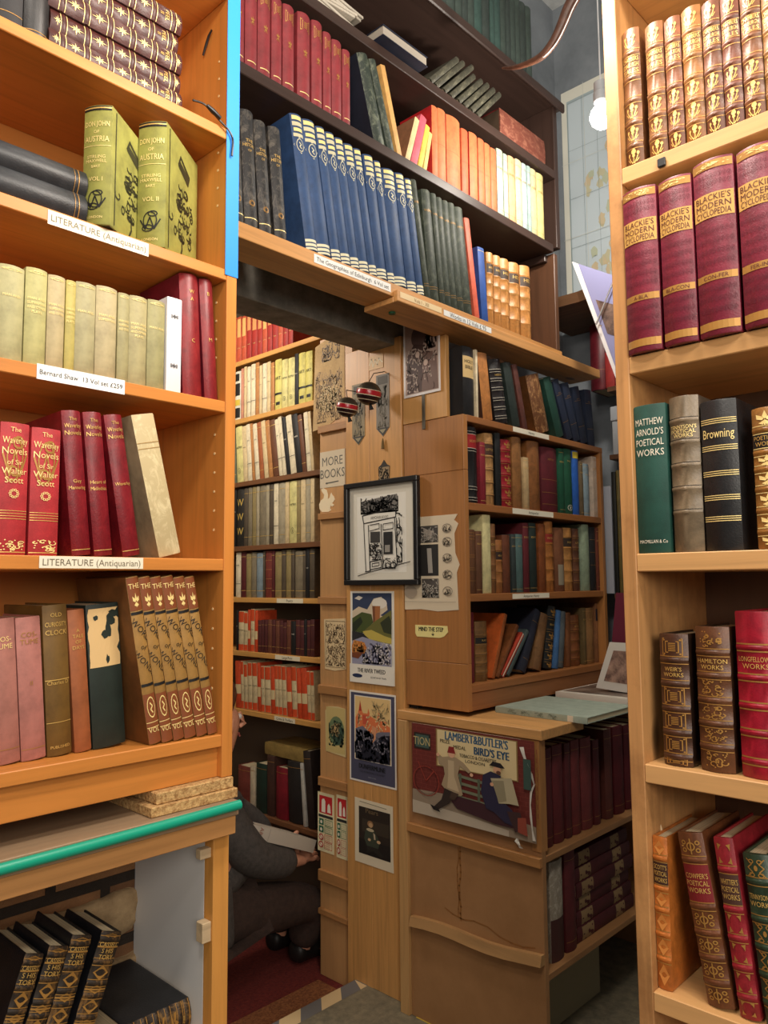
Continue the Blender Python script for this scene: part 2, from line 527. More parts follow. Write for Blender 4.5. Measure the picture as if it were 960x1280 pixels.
HGT = {}
def row(plane, val, z, books, where, group, depth=.2, off=.012, ratio=.68, gap=.0005, zmax=9, smin=-9, smax=9, aL=None, aR=None):
    """books standing on a shelf: (px left, px right) of the spine's foot, py of its head, look[, px of the head's left corner]"""
    if plane == 'X': t, dn, rot = Vector((1, 0, 0)), Vector((0, 1, 0)), ROTX
    else: t, dn, rot = Vector((0, -1, 0)), Vector((1, 0, 0)), ROTY
    P0 = Vector((0, val, z)) if plane == 'X' else Vector((val, 0, z))
    n = len(books); out = []; prev = -9; R = []
    for i, b in enumerate(books):
        a0, a1, py, st = b[:4]
        base = P0+dn*(b[5] if len(b) > 5 else off)
        s0, s1 = max(prev, along(a0, base, t), smin), min(along(a1, base, t), smax)
        prev = s1
        zt = min(height(py, base+t*((s0+s1)/2)), zmax)
        sl = 0
        if len(b) > 4 and b[4] is not None: sl = (along(b[4], base+Vector((0, 0, zt)), t)-s0)/zt
        R.append([s0, s1, zt, sl, base, st])
    # neighbours lean on each other, never through each other
    for i in range(1, n):
        p, q = R[i-1], R[i]; zm = min(p[2], q[2])
        lim = p[3]-(q[0]-p[1])/zm
        if q[3] < lim and q[3] < 0: q[3] = min(lim, 0) if lim < 0 else 0
    for i in range(n-2, -1, -1):
        p, q = R[i], R[i+1]; zm = min(p[2], q[2])
        lim = q[3]+(q[0]-p[1])/zm
        if p[3] > lim and p[3] > 0: p[3] = max(lim, 0)
    for i, (s0, s1, zt, sl, base, st) in enumerate(R):
        th = math.atan(sl)
        if abs(th) < .01: th = 0
        c = math.cos(th)
        w = max(.004, (s1-s0)*c-gap); h = zt/c - (w*abs(math.sin(th)) if th else 0)
        o = (base-P0).dot(dn)
        d = min(depth-max(o, 0), max(.07, ratio*h))
        d = d*(.96+.04*RND.random())
        pivot = base+t*(s0 if th <= 0 else s1)+Vector((0, 0, .0006))
        M = rot @ Matrix.Rotation(th, 4, 'Y')
        if th > 0: M = M @ Matrix.Translation((-w, 0, 0))
        lab = f"{st['desc']}, {nth(i, n, aL, aR)} {where}"
        t_o = make_book(M, (0, 0, 0), w, h, d, st, lab, group)
        t_o.matrix_world = Matrix.Translation(pivot) @ M
        HGT[t_o.name] = z+zt
        out.append(t_o)
    return out

# looks of bindings -----------------------------------------------------------
def B(desc, mat, deco=(), **k): return dict(desc=desc, mat=mat, deco=list(deco), **k)
def five(deco, vs, st): return [x for v in vs for x in deco(v)]
BANDS5 = [.12, .29, .46, .63, .8]
BANDS4 = [.16, .36, .56, .76]
def banded(desc, col, c2='g', label=None, orn=None, title=None, bands=BANDS5, worn=.6, bulge=.2, tc='g', oc=None, board=None, mat=None, skip=(), osz=.74):
    deco = []
    for b in bands: deco.append(('bl', b, c2))
    if label: deco.append(('p', bands[-2]+.02, bands[-1]-.02, label))
    m = (bands[-2]+bands[-1])/2
    if title:
        n = len(title)
        for j, s in enumerate(title): deco.append(('t', s, m+.042*(n/2-j)-.036, -.03, tc))
    if orn:
        e = [0]+list(bands)+[1]
        for j in range(len(e)-1):
            q = (e[j]+e[j+1])/2
            if abs(q-m) > .02 and j not in skip: deco.append(('o', orn, q, osz, (e[j+1]-e[j])*.7, oc or c2))
    return B(desc, mat or leather(col, worn), deco, bands=list(bands), bulge=bulge, name='leather_book', board=board)

# ================================================================ THE ROOM
ORANGE = (206, 132, 60)
PINE = (206, 150, 84)
DARKW = (58, 42, 36)
XR, YL = .95, 1.05            # fronts of the near right and near left bookcases
YD, XP, YS, YC = 1.47, 1.93, 1.48, 1.21
XW, ZC = 3.1, 4.1             # map wall, ceiling
LZ = -.066                    # floor of the inner room, one step down

def struct(name, *a, **k): return tag(box(name, *a, **k), kind='structure')
m_board = rough_surface((96, 90, 76), (138, 128, 104), 30, .6, .15, 'worn_floor_paint')
m_red = rough_surface((92, 26, 24), (128, 44, 34), 90, .95, .5, 'carpet', 4)
m_sisal = rough_surface((112, 62, 34), (164, 104, 60), 130, .95, .8, 'coir_mat', 3)
m_grey = rough_surface((112, 118, 124), (142, 148, 154), 3, .7, .2, 'grey_wall_paint')
m_ceil = rough_surface((176, 178, 178), (206, 208, 206), 14, .9, .5, 'textured_ceiling')
m_conc = rough_surface((104, 100, 92), (150, 144, 132), 12, .9, .5, 'concrete')
m_cream = rough_surface((150, 136, 112), (180, 166, 140), 5, .9, .2, 'old_plaster')
def brick_mat():
    m, nt, b = _new('stone_courses')
    tc = nt.nodes.new('ShaderNodeTexCoord'); mp = nt.nodes.new('ShaderNodeMapping')
    mp.inputs['Rotation'].default_value = (PI/2, 0, 0)
    nt.links.new(tc.outputs['Object'], mp.inputs['Vector'])
    br = nt.nodes.new('ShaderNodeTexBrick'); br.inputs['Scale'].default_value = 1
    br.inputs['Brick Width'].default_value = .19; br.inputs['Row Height'].default_value = .105; br.inputs['Mortar Size'].default_value = .009
    br.inputs['Color1'].default_value = lin((150, 106, 68)); br.inputs['Color2'].default_value = lin((112, 78, 52)); br.inputs['Mortar'].default_value = lin((46, 36, 28))
    nt.links.new(mp.outputs['Vector'], br.inputs['Vector'])
    n = _noise(nt, tc.outputs['Object'], 18, 8, .7)
    mx = nt.nodes.new('ShaderNodeMixRGB'); mx.blend_type = 'OVERLAY'; mx.inputs['Fac'].default_value = .6
    nt.links.new(br.outputs['Color'], mx.inputs['Color1']); nt.links.new(n, mx.inputs['Color2'])
    nt.links.new(mx.outputs['Color'], b.inputs['Base Color']); b.inputs['Roughness'].default_value = .9
    ad = nt.nodes.new('ShaderNodeMath'); ad.operation = 'SUBTRACT'
    nt.links.new(n, ad.inputs[0]); nt.links.new(br.outputs['Fac'], ad.inputs[1])
    _bump(nt, b, ad.outputs[0], .8, .012)
    return m
m_brick = brick_mat()

struct('floor', -1.6, XW, -1.6, 1.985, -.2, 0, m_board, bev=0)
struct('floor_lower', -1.6, XW, 1.985, 4.2, -.25, LZ, m_red, bev=0)
struct('ceiling', -1.6, XW+.1, -1.6, 1.92, ZC, ZC+.1, m_ceil, bev=0)
struct('ceiling_back', -.2, XW, 1.92, 4.2, 2.75, 2.85, m_cream, bev=0)
struct('wall_right', XW, XW+.1, -1.6, 1.92, 0, ZC, m_grey, bev=0)
bm = bmesh.new()
add_box(bm, 1.985, XW, 1.79, 1.92, LZ, ZC, 0); add_box(bm, .72, 1.985, 1.79, 1.92, 2.42, ZC, 0); add_box(bm, .72, 1.15, 1.79, 1.92, LZ, 2.42, 0)
tag(bm_obj('wall_back', bm, m_grey), kind='structure')
struct('wall_left', -1.6, .72, 1.3, 1.46, 0, ZC, m_brick, bev=0)
struct('wall_back_room', -.2, XW, 4.1, 4.2, LZ, 2.75, m_cream, bev=0)
struct('wall_right_room', 2.42, 2.5, 1.925, 4.1, LZ, 2.75, m_cream, bev=0)
pass
struct('trim_lintel', 1.1, 1.985, 1.775, 1.906, 2.178, 2.42, m_conc, bev=.003)
# pine boards of the door post and the boarded reveal behind them
p = tag(box('trim_post', XP, XP+.026, 1.746, 1.8995, 0, 2.205, wood((204, 150, 88), 'z', .3, .45, 1, True)), kind='structure')
box('board', XP, XP+.026, 1.9005, 2.022, LZ, 2.2, wood((204, 150, 88), 'z', .3, .45, 1, True), p)
struct('trim_post_edge', XP+.027, XP+.05, 1.71, 1.785, 0, 2.2, plain((52, 44, 40), .8))
pan = struct('wall_reveal', 1.966, 1.984, 2.0225, 2.205, LZ, 2.3, wood((196, 148, 96), 'z', .14, .5))
for y0, y1 in ((531, 540), (641, 649), (746, 755), (857, 868), (973, 984), (1090, 1104), (1139, 1146)):
    a, b = on(412, y1, 0, 1.96).z, on(412, y0, 0, 1.96).z
    box('batten', 1.952, 1.9655, 2.0225, 2.203, a, b, wood((176, 126, 76), 'y', .25, .5), pan)
# coir strip laid just below the step
mat_o = box('door_mat', 1.0, 1.925, 1.99, 2.17, LZ+.0005, LZ+.009, m_sisal, bev=.003)
tag(mat_o, 'brown coir mat lying below the step in the doorway', 'door mat')
# hazard tape along the edge of the step
bm = bmesh.new()
vs, fs, mi = [], [], []
y0, y1, s = 1.925, 1.984, .058
k = 0; x = 1.2
while x < 1.9:
    for c in (0, 1):
        a = x+c*s*1.5
        b = len(vs); e = min(a+s*1.5, 1.926)
        vs += [(a, y0, .0008), (e, y0, .0008), (min(e+.05, 1.926), y1, .0008), (min(a+.05, 1.926), y1, .0008)]
        fs.append((b, b+1, b+2, b+3)); mi.append(c)
    x += s*3
tag(mesh('hazard_tape', vs, fs, [plain((214, 186, 140), .5), plain((108, 106, 106), .5)], None, mi), 'cream and grey striped hazard tape along the edge of the step', 'tape')
for (a, b) in ((1.885, 1.918),):
    tag(box('yellow_tape', 1.896, 1.925, 1.60, 1.68, .0004, .0012, plain((206, 176, 62), .5), bev=0), 'yellow tape strip on the floor at the foot of the brown cupboard', 'tape')

# ================================================================ LEFT BOOKCASE
mo = wood(ORANGE, 'x', .24, .42); moz = wood(ORANGE, 'z', .24, .42); moy = wood((200, 126, 58), 'x', .1, .45)
LB = thing('bookcase', (.2, YL, 1.045), 'orange-stained wooden bookcase holding the green decorated books, blue tape up its corner', 'bookcase')
LS = [1.112, 1.391, 1.652, 1.878, 2.126, 2.39]         # tops of its shelves
x0, x1 = -.35, .748
box('side_panel', .728, x1, YL, 1.285, 1.045, 2.75, moz, LB, .001)
box('side_panel', x0-.02, x0, YL, 1.285, 1.045, 2.75, moz, LB, .001)
box('back_panel', x0, .728, 1.277, 1.2849, 1.045, 2.75, moy, LB, 0)
LBS = []
for i, z in enumerate(LS):
    o = box('shelf', x0, .728, YL+.001, 1.277, z-.019, z, mo, LB, .0012); LBS.append(o)
box('plinth', x0, .728, YL+.012, YL+.028, 1.045, LS[0]-.019, mo, LB, .001)
box('edge_tape', .7235, .7492, YL-.0012, YL-.0002, 1.868, 2.75, plain((38, 140, 240), .5), LB, 0)['label'] = 'bright blue tape on the front edge'
def pegs(parent, xs, ys, zs):
    bm = bmesh.new()
    for y in ys:
        for z in zs:
            r = bmesh.ops.create_cone(bm, cap_ends=True, segments=8, radius1=.0022, radius2=.0022, depth=.0012)
            M = Matrix.Translation((xs, y, z)) @ Matrix.Rotation(PI/2, 4, 'Y')
            for v in r['verts']: v.co = M @ v.co
    bm_obj('peg_holes', bm, plain((240, 206, 150), .6), parent)
pegs(LB, .7276, (YL+.03,), [1.15+.032*k for k in range(6)]+[1.44+.032*k for k in range(6)]+[1.70+.032*k for k in range(5)]+[2.0+.032*k for k in range(4)]+[2.2, 2.232, 2.264])
def card(parent, plane, val, tl, br, text, c=(20, 20, 20), paper=(240, 236, 224), hh=.5, slope=0, name='shelf_label', label=None, kx=1, lines=None):
    """a paper slip stuck on a shelf's front edge"""
    ax = 0 if plane == 'Y' else 1
    a, b = on(*tl, ax, val), on(*br, ax, val)
    w = abs(b.x-a.x) if ax == 1 else abs(a.y-b.y); h = a.z-b.z
    tv, tf, tw = text2d(text); k = min(hh*h, .93*w/max(tw, .01))
    V = [(0, 0), (w, 0), (w, h), (0, h)]; Fs = [(0, 1, 2, 3)]; mi = [0]
    for (qa, qb) in tv: V.append((w/2+qa*k, h/2-k/2+qb*k))
    for f in tf: Fs.append(tuple(4+j for j in f)); mi.append(1)
    W = []
    for i, (q, z) in enumerate(V):
        e = .0008 if i < 4 else .0012
        W.append((a.x+q, val-e, b.z+z) if ax == 1 else (val-e, a.y-q, b.z+z))
    o = mesh(name, W, Fs, [plain(paper, .6), plain(c, .6)], parent, mi)
    o['label'] = label or 'printed paper label'
    return o
def slip(parent, plane, val, a0, a1, z0, z1, text, c=(24, 22, 22), paper=(238, 230, 208), hh=.62, label='white paper label lettered in ink'):
    """paper slip given by its ends along the shelf (metres) and heights"""
    w, h = abs(a1-a0), z1-z0
    tv, tf, tw = text2d(text); k = min(hh*h, .94*w/max(tw, .01))
    V = [(0, 0), (w, 0), (w, h), (0, h)]; Fs = [(0, 1, 2, 3)]; mi = [0]
    for (qa, qb) in tv: V.append((w/2+qa*k, h/2-k/2+qb*k))
    for f in tf: Fs.append(tuple(4+j for j in f)); mi.append(1)
    W = []
    for i, (q, z) in enumerate(V):
        e = .0008 if i < 4 else .0012
        W.append((a0+q, val-e, z0+z) if plane == 'X' else (val-e, a0-q, z0+z))
    o = mesh('shelf_label', W, Fs, [plain(paper, .6), plain(c, .6)], parent, mi); o['label'] = label
    return o
def xat(px, z, y=YL): return along(px, Vector((0, y, z)), Vector((1, 0, 0)))
def yat(px, z, x=XR): return -along(px, Vector((x, 0, z)), Vector((0, -1, 0)))
YLf = YL+.001
slip(LBS[3], 'X', YLf, xat(60, 1.87), xat(186, 1.87), 1.855, 1.8755, 'LITERATURE (Antiquarian)', c=(120, 110, 90))
slip(LBS[2], 'X', YLf, xat(46, 1.64), xat(156, 1.64), 1.632, 1.6535, 'Bernard Shaw  13 Vol set \u00a3259', paper=(246, 246, 244))
slip(LBS[1], 'X', YLf, xat(49, 1.38), xat(179, 1.38), 1.374, 1.3905, 'LITERATURE (Antiquarian)', c=(120, 110, 90))

# chipboard blocks that pack the bookcase up from the table
cb = rough_surface((150, 108, 62), (214, 176, 118), 160, .9, .5, 'chipboard', 3)
bm = bmesh.new(); add_box(bm, .60, .752, 1.04, 1.2, 1.0125, 1.027, .001); add_box(bm, .612, .748, 1.046, 1.19, 1.0275, 1.0445, .0015)
tag(bm_obj('packing_block', bm, cb), 'chipboard offcuts packing the orange bookcase up, above the green edging', 'packing block')
bm = bmesh.new(); add_box(bm, -.3, -.1, 1.06, 1.2, 1.0125, 1.0445, .001)
tag(bm_obj('packing_block', bm, cb), 'single chipboard offcut packing the orange bookcase up at its hidden far end', 'packing block')
# table below it
TB = thing('low_cupboard', (.2, YL, 0), 'open low cupboard with green edging under the orange bookcase', 'cupboard')
mt = wood((184, 132, 78), 'x', .25, .5)
box('top_board', x0, .744, 1.026, 1.295, .99, 1.012, wood((150, 124, 96), 'x', .2, .55), TB, .001)
box('front_rail', x0, .74, 1.028, 1.05, .962, .9895, mt, TB, .001)
tube('green_edging', catmull([(x0, 1.021, 1.004), (.1, 1.02, 1.003), (.5, 1.02, 1.004), (.741, 1.02, 1.007)], 5), .0075, plain((18, 158, 128), .35), TB)['label'] = 'green plastic edging'
box('front_post', .716, .745, 1.052, 1.078, 0, .962, wood((214, 150, 74), 'z', .25, .45), TB, .0015)
box('side_panel', .7162, .735, 1.0785, 1.292, 0, .9895, plain((226, 224, 222), .5), TB, 0)['label'] = 'white laminate end panel'
box('shelf', x0, .716, 1.08, 1.295, .640, .660, mt, TB, .001)
box('shelf', x0, .716, 1.08, 1.295, .12, .14, mt, TB, .001)
box('bracket', .696, .7158, 1.058, 1.072, .925, .94, wood((200, 176, 140), 'x'), TB, .001)
box('bracket', .700, .7158, 1.056, 1.074, .80, .83, wood((200, 176, 140), 'x'), TB, .001)

# ================================================================ DARK CASE OVER THE DOOR
DC = thing('overdoor_bookcase', (1.7, YD, 2.18), 'tall dark-stained bookcase above the doorway with a pine bottom shelf', 'bookcase')
dk = wood(DARKW, 'x', .3, .4); dkz = wood(DARKW, 'z', .3, .4)
DX0, DX1 = .95, 2.56
DZ = [2.22, 2.63, 2.935, 3.235]
DSH = box('shelf', DX0, 2.54, YD, 1.586, 2.18, DZ[0], wood((196, 142, 82), 'x', .3, .5), DC, .0015); DSH['label'] = 'bare pine bottom shelf'
box('shelf', DX0, 2.50, YD, 1.788, DZ[1]-.032, DZ[1], dk, DC, .002)
box('shelf', DX0, 2.53, YD, 1.788, DZ[2]-.032, DZ[2], dk, DC, .002)
box('top_board', DX0, 2.585, YD-.005, 1.788, DZ[3]-.03, DZ[3], dk, DC, .002)
box('cornice', DX0, 2.588, YD-.018, YD-.0055, DZ[3]-.045, DZ[3]-.008, dk, DC, .004)
box('back_panel', DX0, 2.54, 1.778, 1.7875, DZ[0], DZ[3]-.03, dk, DC, 0)
box('side_panel', 2.533, DX1, YD+.004, 1.788, DZ[1], DZ[3]-.03, dkz, DC, .002)
box('side_panel', 2.505, 2.53, YD+.002, 1.788, 2.2205, DZ[1]-.032, wood((92, 62, 44), 'z', .3, .4), DC, .002)
box('side_panel', DX0-.025, DX0, YD+.002, 1.788, 2.18, DZ[3]-.03, dkz, DC, .002)
box('batten', 2.485, 2.5045, 1.5, 1.75, DZ[1]-.062, DZ[1]-.033, dk, DC, .002)
slip(DSH, 'X', YD, 1.29, 1.585, 2.1895, 2.2135, 'The Geographies of Edinburgh  6 Vol set', paper=(226, 226, 222), hh=.6)
BX0 = on(497, 366, 1, 1.452).x; BYB = on(455, 384, 0, BX0).y; BZ0 = on(498, 376, 1, 1.452).z
BZ1 = on(497, 361.5, 1, 1.452).z
BE = thing('beam', (2.1, 1.46, 2.1), 'pine beam with a knotted face carrying the dark bookcase beyond the doorway', 'beam')
bm = bmesh.new(); add_box(bm, BX0, 2.80, 1.452, 1.4695, BZ0, BZ1, .002); add_box(bm, BX0, 2.80, 1.4694, BYB, BZ0, 2.1795, .0015)
BPL = bm_obj('plank', bm, wood((198, 144, 86), 'x', .4, .5, .8, True), BE)
slip(BPL, 'X', 1.452, BX0+.01, BX0+.2, BZ0+.012, BZ1-.004, 'Vols I - XII', paper=(222, 196, 150), c=(130, 100, 64), hh=.6)
slip(BPL, 'X', 1.452, BX0+.21, BX0+.46, BZ0+.010, BZ1-.006, 'Works in 12 Vols \u00a3 95', hh=.8, paper=(222, 222, 218))
tube('plug', [(BX0+.06, 1.53, BZ0-.0005), (BX0+.06, 1.53, BZ0-.005)], .011, plain((20, 96, 62), .6), BE)['label'] = 'green round plug'

# ================================================================ SMALL BOOKCASE AT THE CENTRE
SC = thing('small_bookcase', (2.35, YS, .95), 'four-shelf brown bookcase standing on the tobacco-poster cupboard', 'bookcase')
ms = wood((156, 100, 54), 'x', .3, .45); msz = wood((170, 114, 62), 'z', .24, .45)
SZ = [1.888, 1.604, 1.313, 1.03]
zs_ = [.95, on(540, 827, 0, 1.93).z, on(540, 592, 0, 1.93).z, SZ[0]-.0005]
for za_, zb0 in zip(zs_, zs_[1:]): box('side_panel', 1.93, 1.952, YS, 1.735, za_+.0004, zb0-.0004, msz, SC, .0012)
box('side_panel', 2.825, 2.847, YS, 1.735, .95, SZ[0]-.022, msz, SC, .0015)
STP = box('top_board', 1.9522, 2.85, YS, 1.735, SZ[0]-.022, SZ[0], ms, SC, .0015)
SSH = [box('shelf', 1.9522, 2.8248, YS+.002, 1.726, z-.024, z, ms, SC, .0015) for z in SZ[1:]]
box('plinth', 1.9522, 2.8248, YS+.006, YS+.02, .95, SZ[3]-.025, wood((150, 96, 54), 'x', .3, .5), SC, .001)
box('back_panel', 1.9522, 2.8248, 1.727, 1.7349, .95, SZ[0]-.022, wood((88, 56, 34), 'z', .2, .6), SC, 0)
box('end_board', 1.928, 1.946, 1.545, 1.735, SZ[0]+.0005, BZ0-.0005, wood((206, 154, 92), 'z', .2, .45), SC, .001)['label'] = 'pale pine board on its left end'
box('edge_strip', 1.9245, 1.9278, 1.635, 1.648, 1.86, 1.99, plain((92, 84, 70), .5, .4), SC, .0005)['label'] = 'punched metal strip'
slip(STP, 'X', YS, xat(641, 1.88, YS), xat(686, 1.88, YS), 1.869, 1.8865, 'History', hh=.5)
slip(SSH[0], 'X', YS+.002, xat(641, 1.6, YS), xat(692, 1.6, YS), 1.583, 1.602, 'Antiquarian', hh=.5)
slip(SSH[1], 'X', YS+.002, xat(641, 1.3, YS), xat(687, 1.3, YS), 1.293, 1.31, 'Antiquarian History', hh=.5)

# ================================================================ CUPBOARD WITH THE POSTER
CU = thing('cupboard', (2.2, YC, 0), 'brown hardboard cupboard with open shelves of red books, pine top', 'cupboard')
hb = rough_surface((156, 112, 70), (176, 130, 86), 4, .6, .05, 'hardboard')
XC = 1.90
box('side_panel', XC, XC+.02, YC, 1.70, 0, .905, hb, CU, .001)
box('top_panel', 2.1305, 2.85, YC+.05, 1.745, .912, .9345, wood((120, 82, 52), 'x', .3, .5), CU, .001)
box('worktop', XC-.006, 2.13, YC-.012, 1.745, .906, .935, wood((204, 152, 92), 'y', .3, .5), CU, .002)
box('corner_post', XC-.0022, XC+.03, YC-.0005, YC+.03, .6, .9055, wood((176, 124, 72), 'z', .3), CU, .001)
for z in (.585, .272): box('shelf', XC+.02, 2.82, YC+.001, 1.70, z-.018, z, wood((156, 112, 70), 'x', .3, .5), CU, .001)
box('far_side', 2.82, 2.84, YC, 1.70, 0, .905, hb, CU, .001)
box('back_panel', XC+.02, 2.82, 1.69, 1.6999, 0, .905, plain((70, 50, 36), .8), CU, 0)
box('post', XC-.012, XC+.02, 1.7015, 1.738, 0, .905, wood((196, 152, 98), 'z', .25, .5), CU, .001)
box('batten', XC-.016, XC-.0005, YC-.002, 1.70, .562, .588, wood((176, 124, 72), 'y', .3), CU, .001)
# the lower batten has bowed
bw = [(XC-.012, y, .29+.024*k/8+.006*math.sin(k*.9)) for k, y in enumerate([1.69-(1.69-YC)*k/8 for k in range(9)])]
bm = bmesh.new()
V = []
for (x, y, z) in bw: V.append([bm.verts.new(c) for c in ((x-.012, y, z-.014), (x+.0115, y, z-.014), (x+.0115, y, z+.014), (x-.004, y, z+.014))])
for a, b in zip(V, V[1:]):
    for k in range(4): bm.faces.new((a[k], a[(k+1) % 4], b[(k+1) % 4], b[k]))
bm.faces.new(V[0]); bm.faces.new(list(reversed(V[-1])))
bm_obj('batten', bm, wood((176, 134, 86), 'y', .3), CU)['label'] = 'bowed lower batten'
# brown water stain down the hardboard
st = []
r = random.Random(4)
pts = [(1.50+r.uniform(-.004, .004), .56-.02*k) for k in range(12)]
st += strip(pts, .006); st += strip([(1.507+r.uniform(-.004, .004), .55-.02*k) for k in range(11)], .004)
st += strip([(1.56, .36), (1.53, .35), (1.49, .345), (1.45, .352), (1.40, .35), (1.36, .335), (1.32, .33), (1.28, .33), (1.24, .34)], .004)
V, Fs = [], []
for pl in st:
    b = len(V); V += [(XC-.0006, y, z) for y, z in pl]; Fs.append(tuple(range(b, b+len(pl))))
mesh('water_stain', V, Fs, plain((150, 100, 52), .5), CU)

# ================================================================ RIGHT BOOKCASE
RB = thing('bookcase', (XR, .1, 0), 'pale pine bookcase holding the crimson encyclopaedias, its end post worn and knotted', 'bookcase')
mr = wood((208, 160, 104), 'y', .24, .45, 1, False); mrz = wood((190, 140, 88), 'z', .36, .45, .8, True, (120, 74, 40))
RS = [1.909, 1.646, 1.385, 1.119, .845]
yi = .451
box('side_panel', XR, XR+.235, yi, yi+.0195, 0, 2.6, mrz, RB, .001)
for z in RS+[.56, .28, .03, 2.2]: box('shelf', XR+.0005, XR+.225, -.55, yi, z-.023, z, mr, RB, .0012)
box('side_panel', XR, XR+.235, -.57, -.55, 0, 2.6, mrz, RB, .001)
box('back_panel', XR+.226, XR+.235, -.55, yi-.0005, 0, 2.6, wood((96, 66, 46), 'z', .2, .6), RB, 0)

# ================================================================ FAR BOOKCASE THROUGH THE DOOR
FB = thing('far_bookcase', (2.1, 2.7, LZ), 'wall of pine book shelves seen through the doorway', 'bookcase')
FX = 2.1
FZ = [2.395, 2.118, 1.82, 1.523, 1.29, 1.05, .793, .365]
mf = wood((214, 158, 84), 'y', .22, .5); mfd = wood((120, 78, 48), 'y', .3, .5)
FSH = {}
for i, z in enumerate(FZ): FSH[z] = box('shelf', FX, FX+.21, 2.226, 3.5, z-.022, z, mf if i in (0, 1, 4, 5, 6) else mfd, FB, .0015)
box('side_panel', FX, FX+.21, 2.207, 2.2255, LZ, 2.7, wood((200, 146, 80), 'z', .2), FB, .001)
box('side_panel', FX, FX+.21, 3.5, 3.52, LZ, 2.7, wood((200, 146, 80), 'z', .2), FB, .001)
box('back_panel', FX+.2105, FX+.22, 2.207, 3.52, LZ, 2.7, plain((92, 76, 58), .8), FB, 0)
for (pa, pb, z, tx) in ((346, 379, 1.29, 'Poetry'), (344, 375, 1.05, 'Large Print'), (343, 369, .793, 'Crime & Thrillers')):
    slip(FSH[z], 'Y', FX, yat(pa, z, FX), yat(pb, z, FX), z-.021, z-.002, tx, paper=(240, 228, 196), hh=.55)

# ================================================================ SHELVES IN THE CORNER BY THE MAP
CS = thing('corner_shelves', (2.9, 1.2, 1.0), 'narrow wall shelves in the corner beyond the small bookcase', 'shelves')
dw = wood((98, 66, 44), 'y', .3, .5)
for z in (2.14, 1.86): box('shelf', 2.87, 3.09, .95, 1.46, z-.02, z, dw, CS, .001)
box('shelf', 2.87, 3.09, .95, 1.46, 1.28, 1.30, dw, CS, .001)
box('back_panel', 3.091, 3.0995, .95, 1.46, 1.0, 2.2, dw, CS, 0)
# rough-edged plank under the map
bm = bmesh.new()
vs = []
r = random.Random(11)
ys = [1.74-.05*k for k in range(14)]
fr = [2.70+r.uniform(-.012, .012) for _ in ys]
T = [[bm.verts.new((f, y, 2.505)), bm.verts.new((f+.02, y, 2.47)), bm.verts.new((3.09, y, 2.47)), bm.verts.new((3.09, y, 2.505))] for f, y in zip(fr, ys)]
for a, b in zip(T, T[1:]):
    for k in range(4): bm.faces.new((a[k], b[k], b[(k+1) % 4], a[(k+1) % 4]))
bm.faces.new(T[0]); bm.faces.new(list(reversed(T[-1])))
bm.normal_update()
tag(bm_obj('wall_shelf', bm, wood((120, 84, 56), 'y', .35, .6)), 'rough-edged dark plank shelf fixed beneath the map', 'shelf')

# rubble stones showing at the foot of the brick wall behind the gilt volumes
WL = bpy.data.objects['wall_left']
m_st = rough_surface((150, 122, 88), (196, 166, 124), 22, .9, .8, 'rubble_stone')
r = random.Random(15)
for (px, py, sx, sz) in ((128, 1150, .085, .045), (160, 1215, .05, .03), (60, 1165, .09, .03), (150, 1245, .06, .03)):
    c = on(px, py, 1, 1.285)
    bm = bmesh.new(); bmesh.ops.create_icosphere(bm, subdivisions=3, radius=1)
    ph = [r.uniform(0, 6) for _ in range(6)]
    for v in bm.verts:
        q = v.co.copy(); n = max(abs(q.x), abs(q.y), abs(q.z)); q = q*(.45+.55/n)*.8
        k = 1+.09*math.sin(4*q.x+ph[0])+.08*math.sin(5*q.z+ph[1])+.05*math.sin(9*q.x+7*q.z+ph[2])
        v.co = Vector((c.x+q.x*sx*k, 1.300+q.y*.018*k-.004, c.z+q.z*sz*k))
    bm_obj('stone', bm, m_st, WL, smooth=50)

# ================================================================ BOOKS
def L(*vs, t=.0011, c='g'): return [('l', v, t, c) for v in vs]
def on_row(where, group): return dict(where=where, group=group)

# ---- left bookcase, second row: nine pale green volumes, a white one, two tall red
def shaw(desc, c, big=1, lines=3):
    return B(desc, cloth(c), [('t', 'BERNARD', .66, .14, 'e'), ('t', 'SHAW', .60, .14, 'e')][:0] + [('l', .66-.035*k, .0016, 'e', ) for k in range(0)] +
             [('t', s, .67-.045*k, -.026, 'e') for k, s in enumerate(('MAN AND', 'SUPERMAN', 'AND OTHER', 'PLAYS')[:lines])] + [('o', 'wreath', .955, .9, .03, 'e')], bulge=.16)
SG = [(176, 170, 124), (182, 176, 118), (186, 170, 128), (188, 174, 98), (170, 162, 122), (182, 168, 128), (164, 156, 112), (170, 160, 116), (156, 150, 104)]
SN = ['sage green cloth volume', 'yellow-green volume with bright gilt title', 'buff green cloth volume', 'slim mustard green cloth volume', 'dull sage cloth volume', 'pale buff cloth volume', 'slim olive sage cloth volume', 'soft olive cloth volume', 'grey-olive cloth volume']
sh = [shaw(n, c, 1, 1+i % 4 if i != 1 else 4) for i, (n, c) in enumerate(zip(SN, SG))]
white = B('white paperback with two black arrows', plain((236, 234, 238), .4), [('o', 'cross', .8, .5, .06, 'k'), ('o', 'cross', .28, .5, .06, 'k')], flat=1, name='paperback_book')
def wav(desc, t2, c=(128, 24, 34)):
    return B(desc, leather(c, .8), [('t', 'The', .93, -.024), ('t', 'Waverley', .88, -.03), ('t', 'Novels', .83, -.03)] + [('t', s, .50-.045*k, -.024) for k, s in enumerate(t2)] + [('l', .04, .001)], bulge=.2)
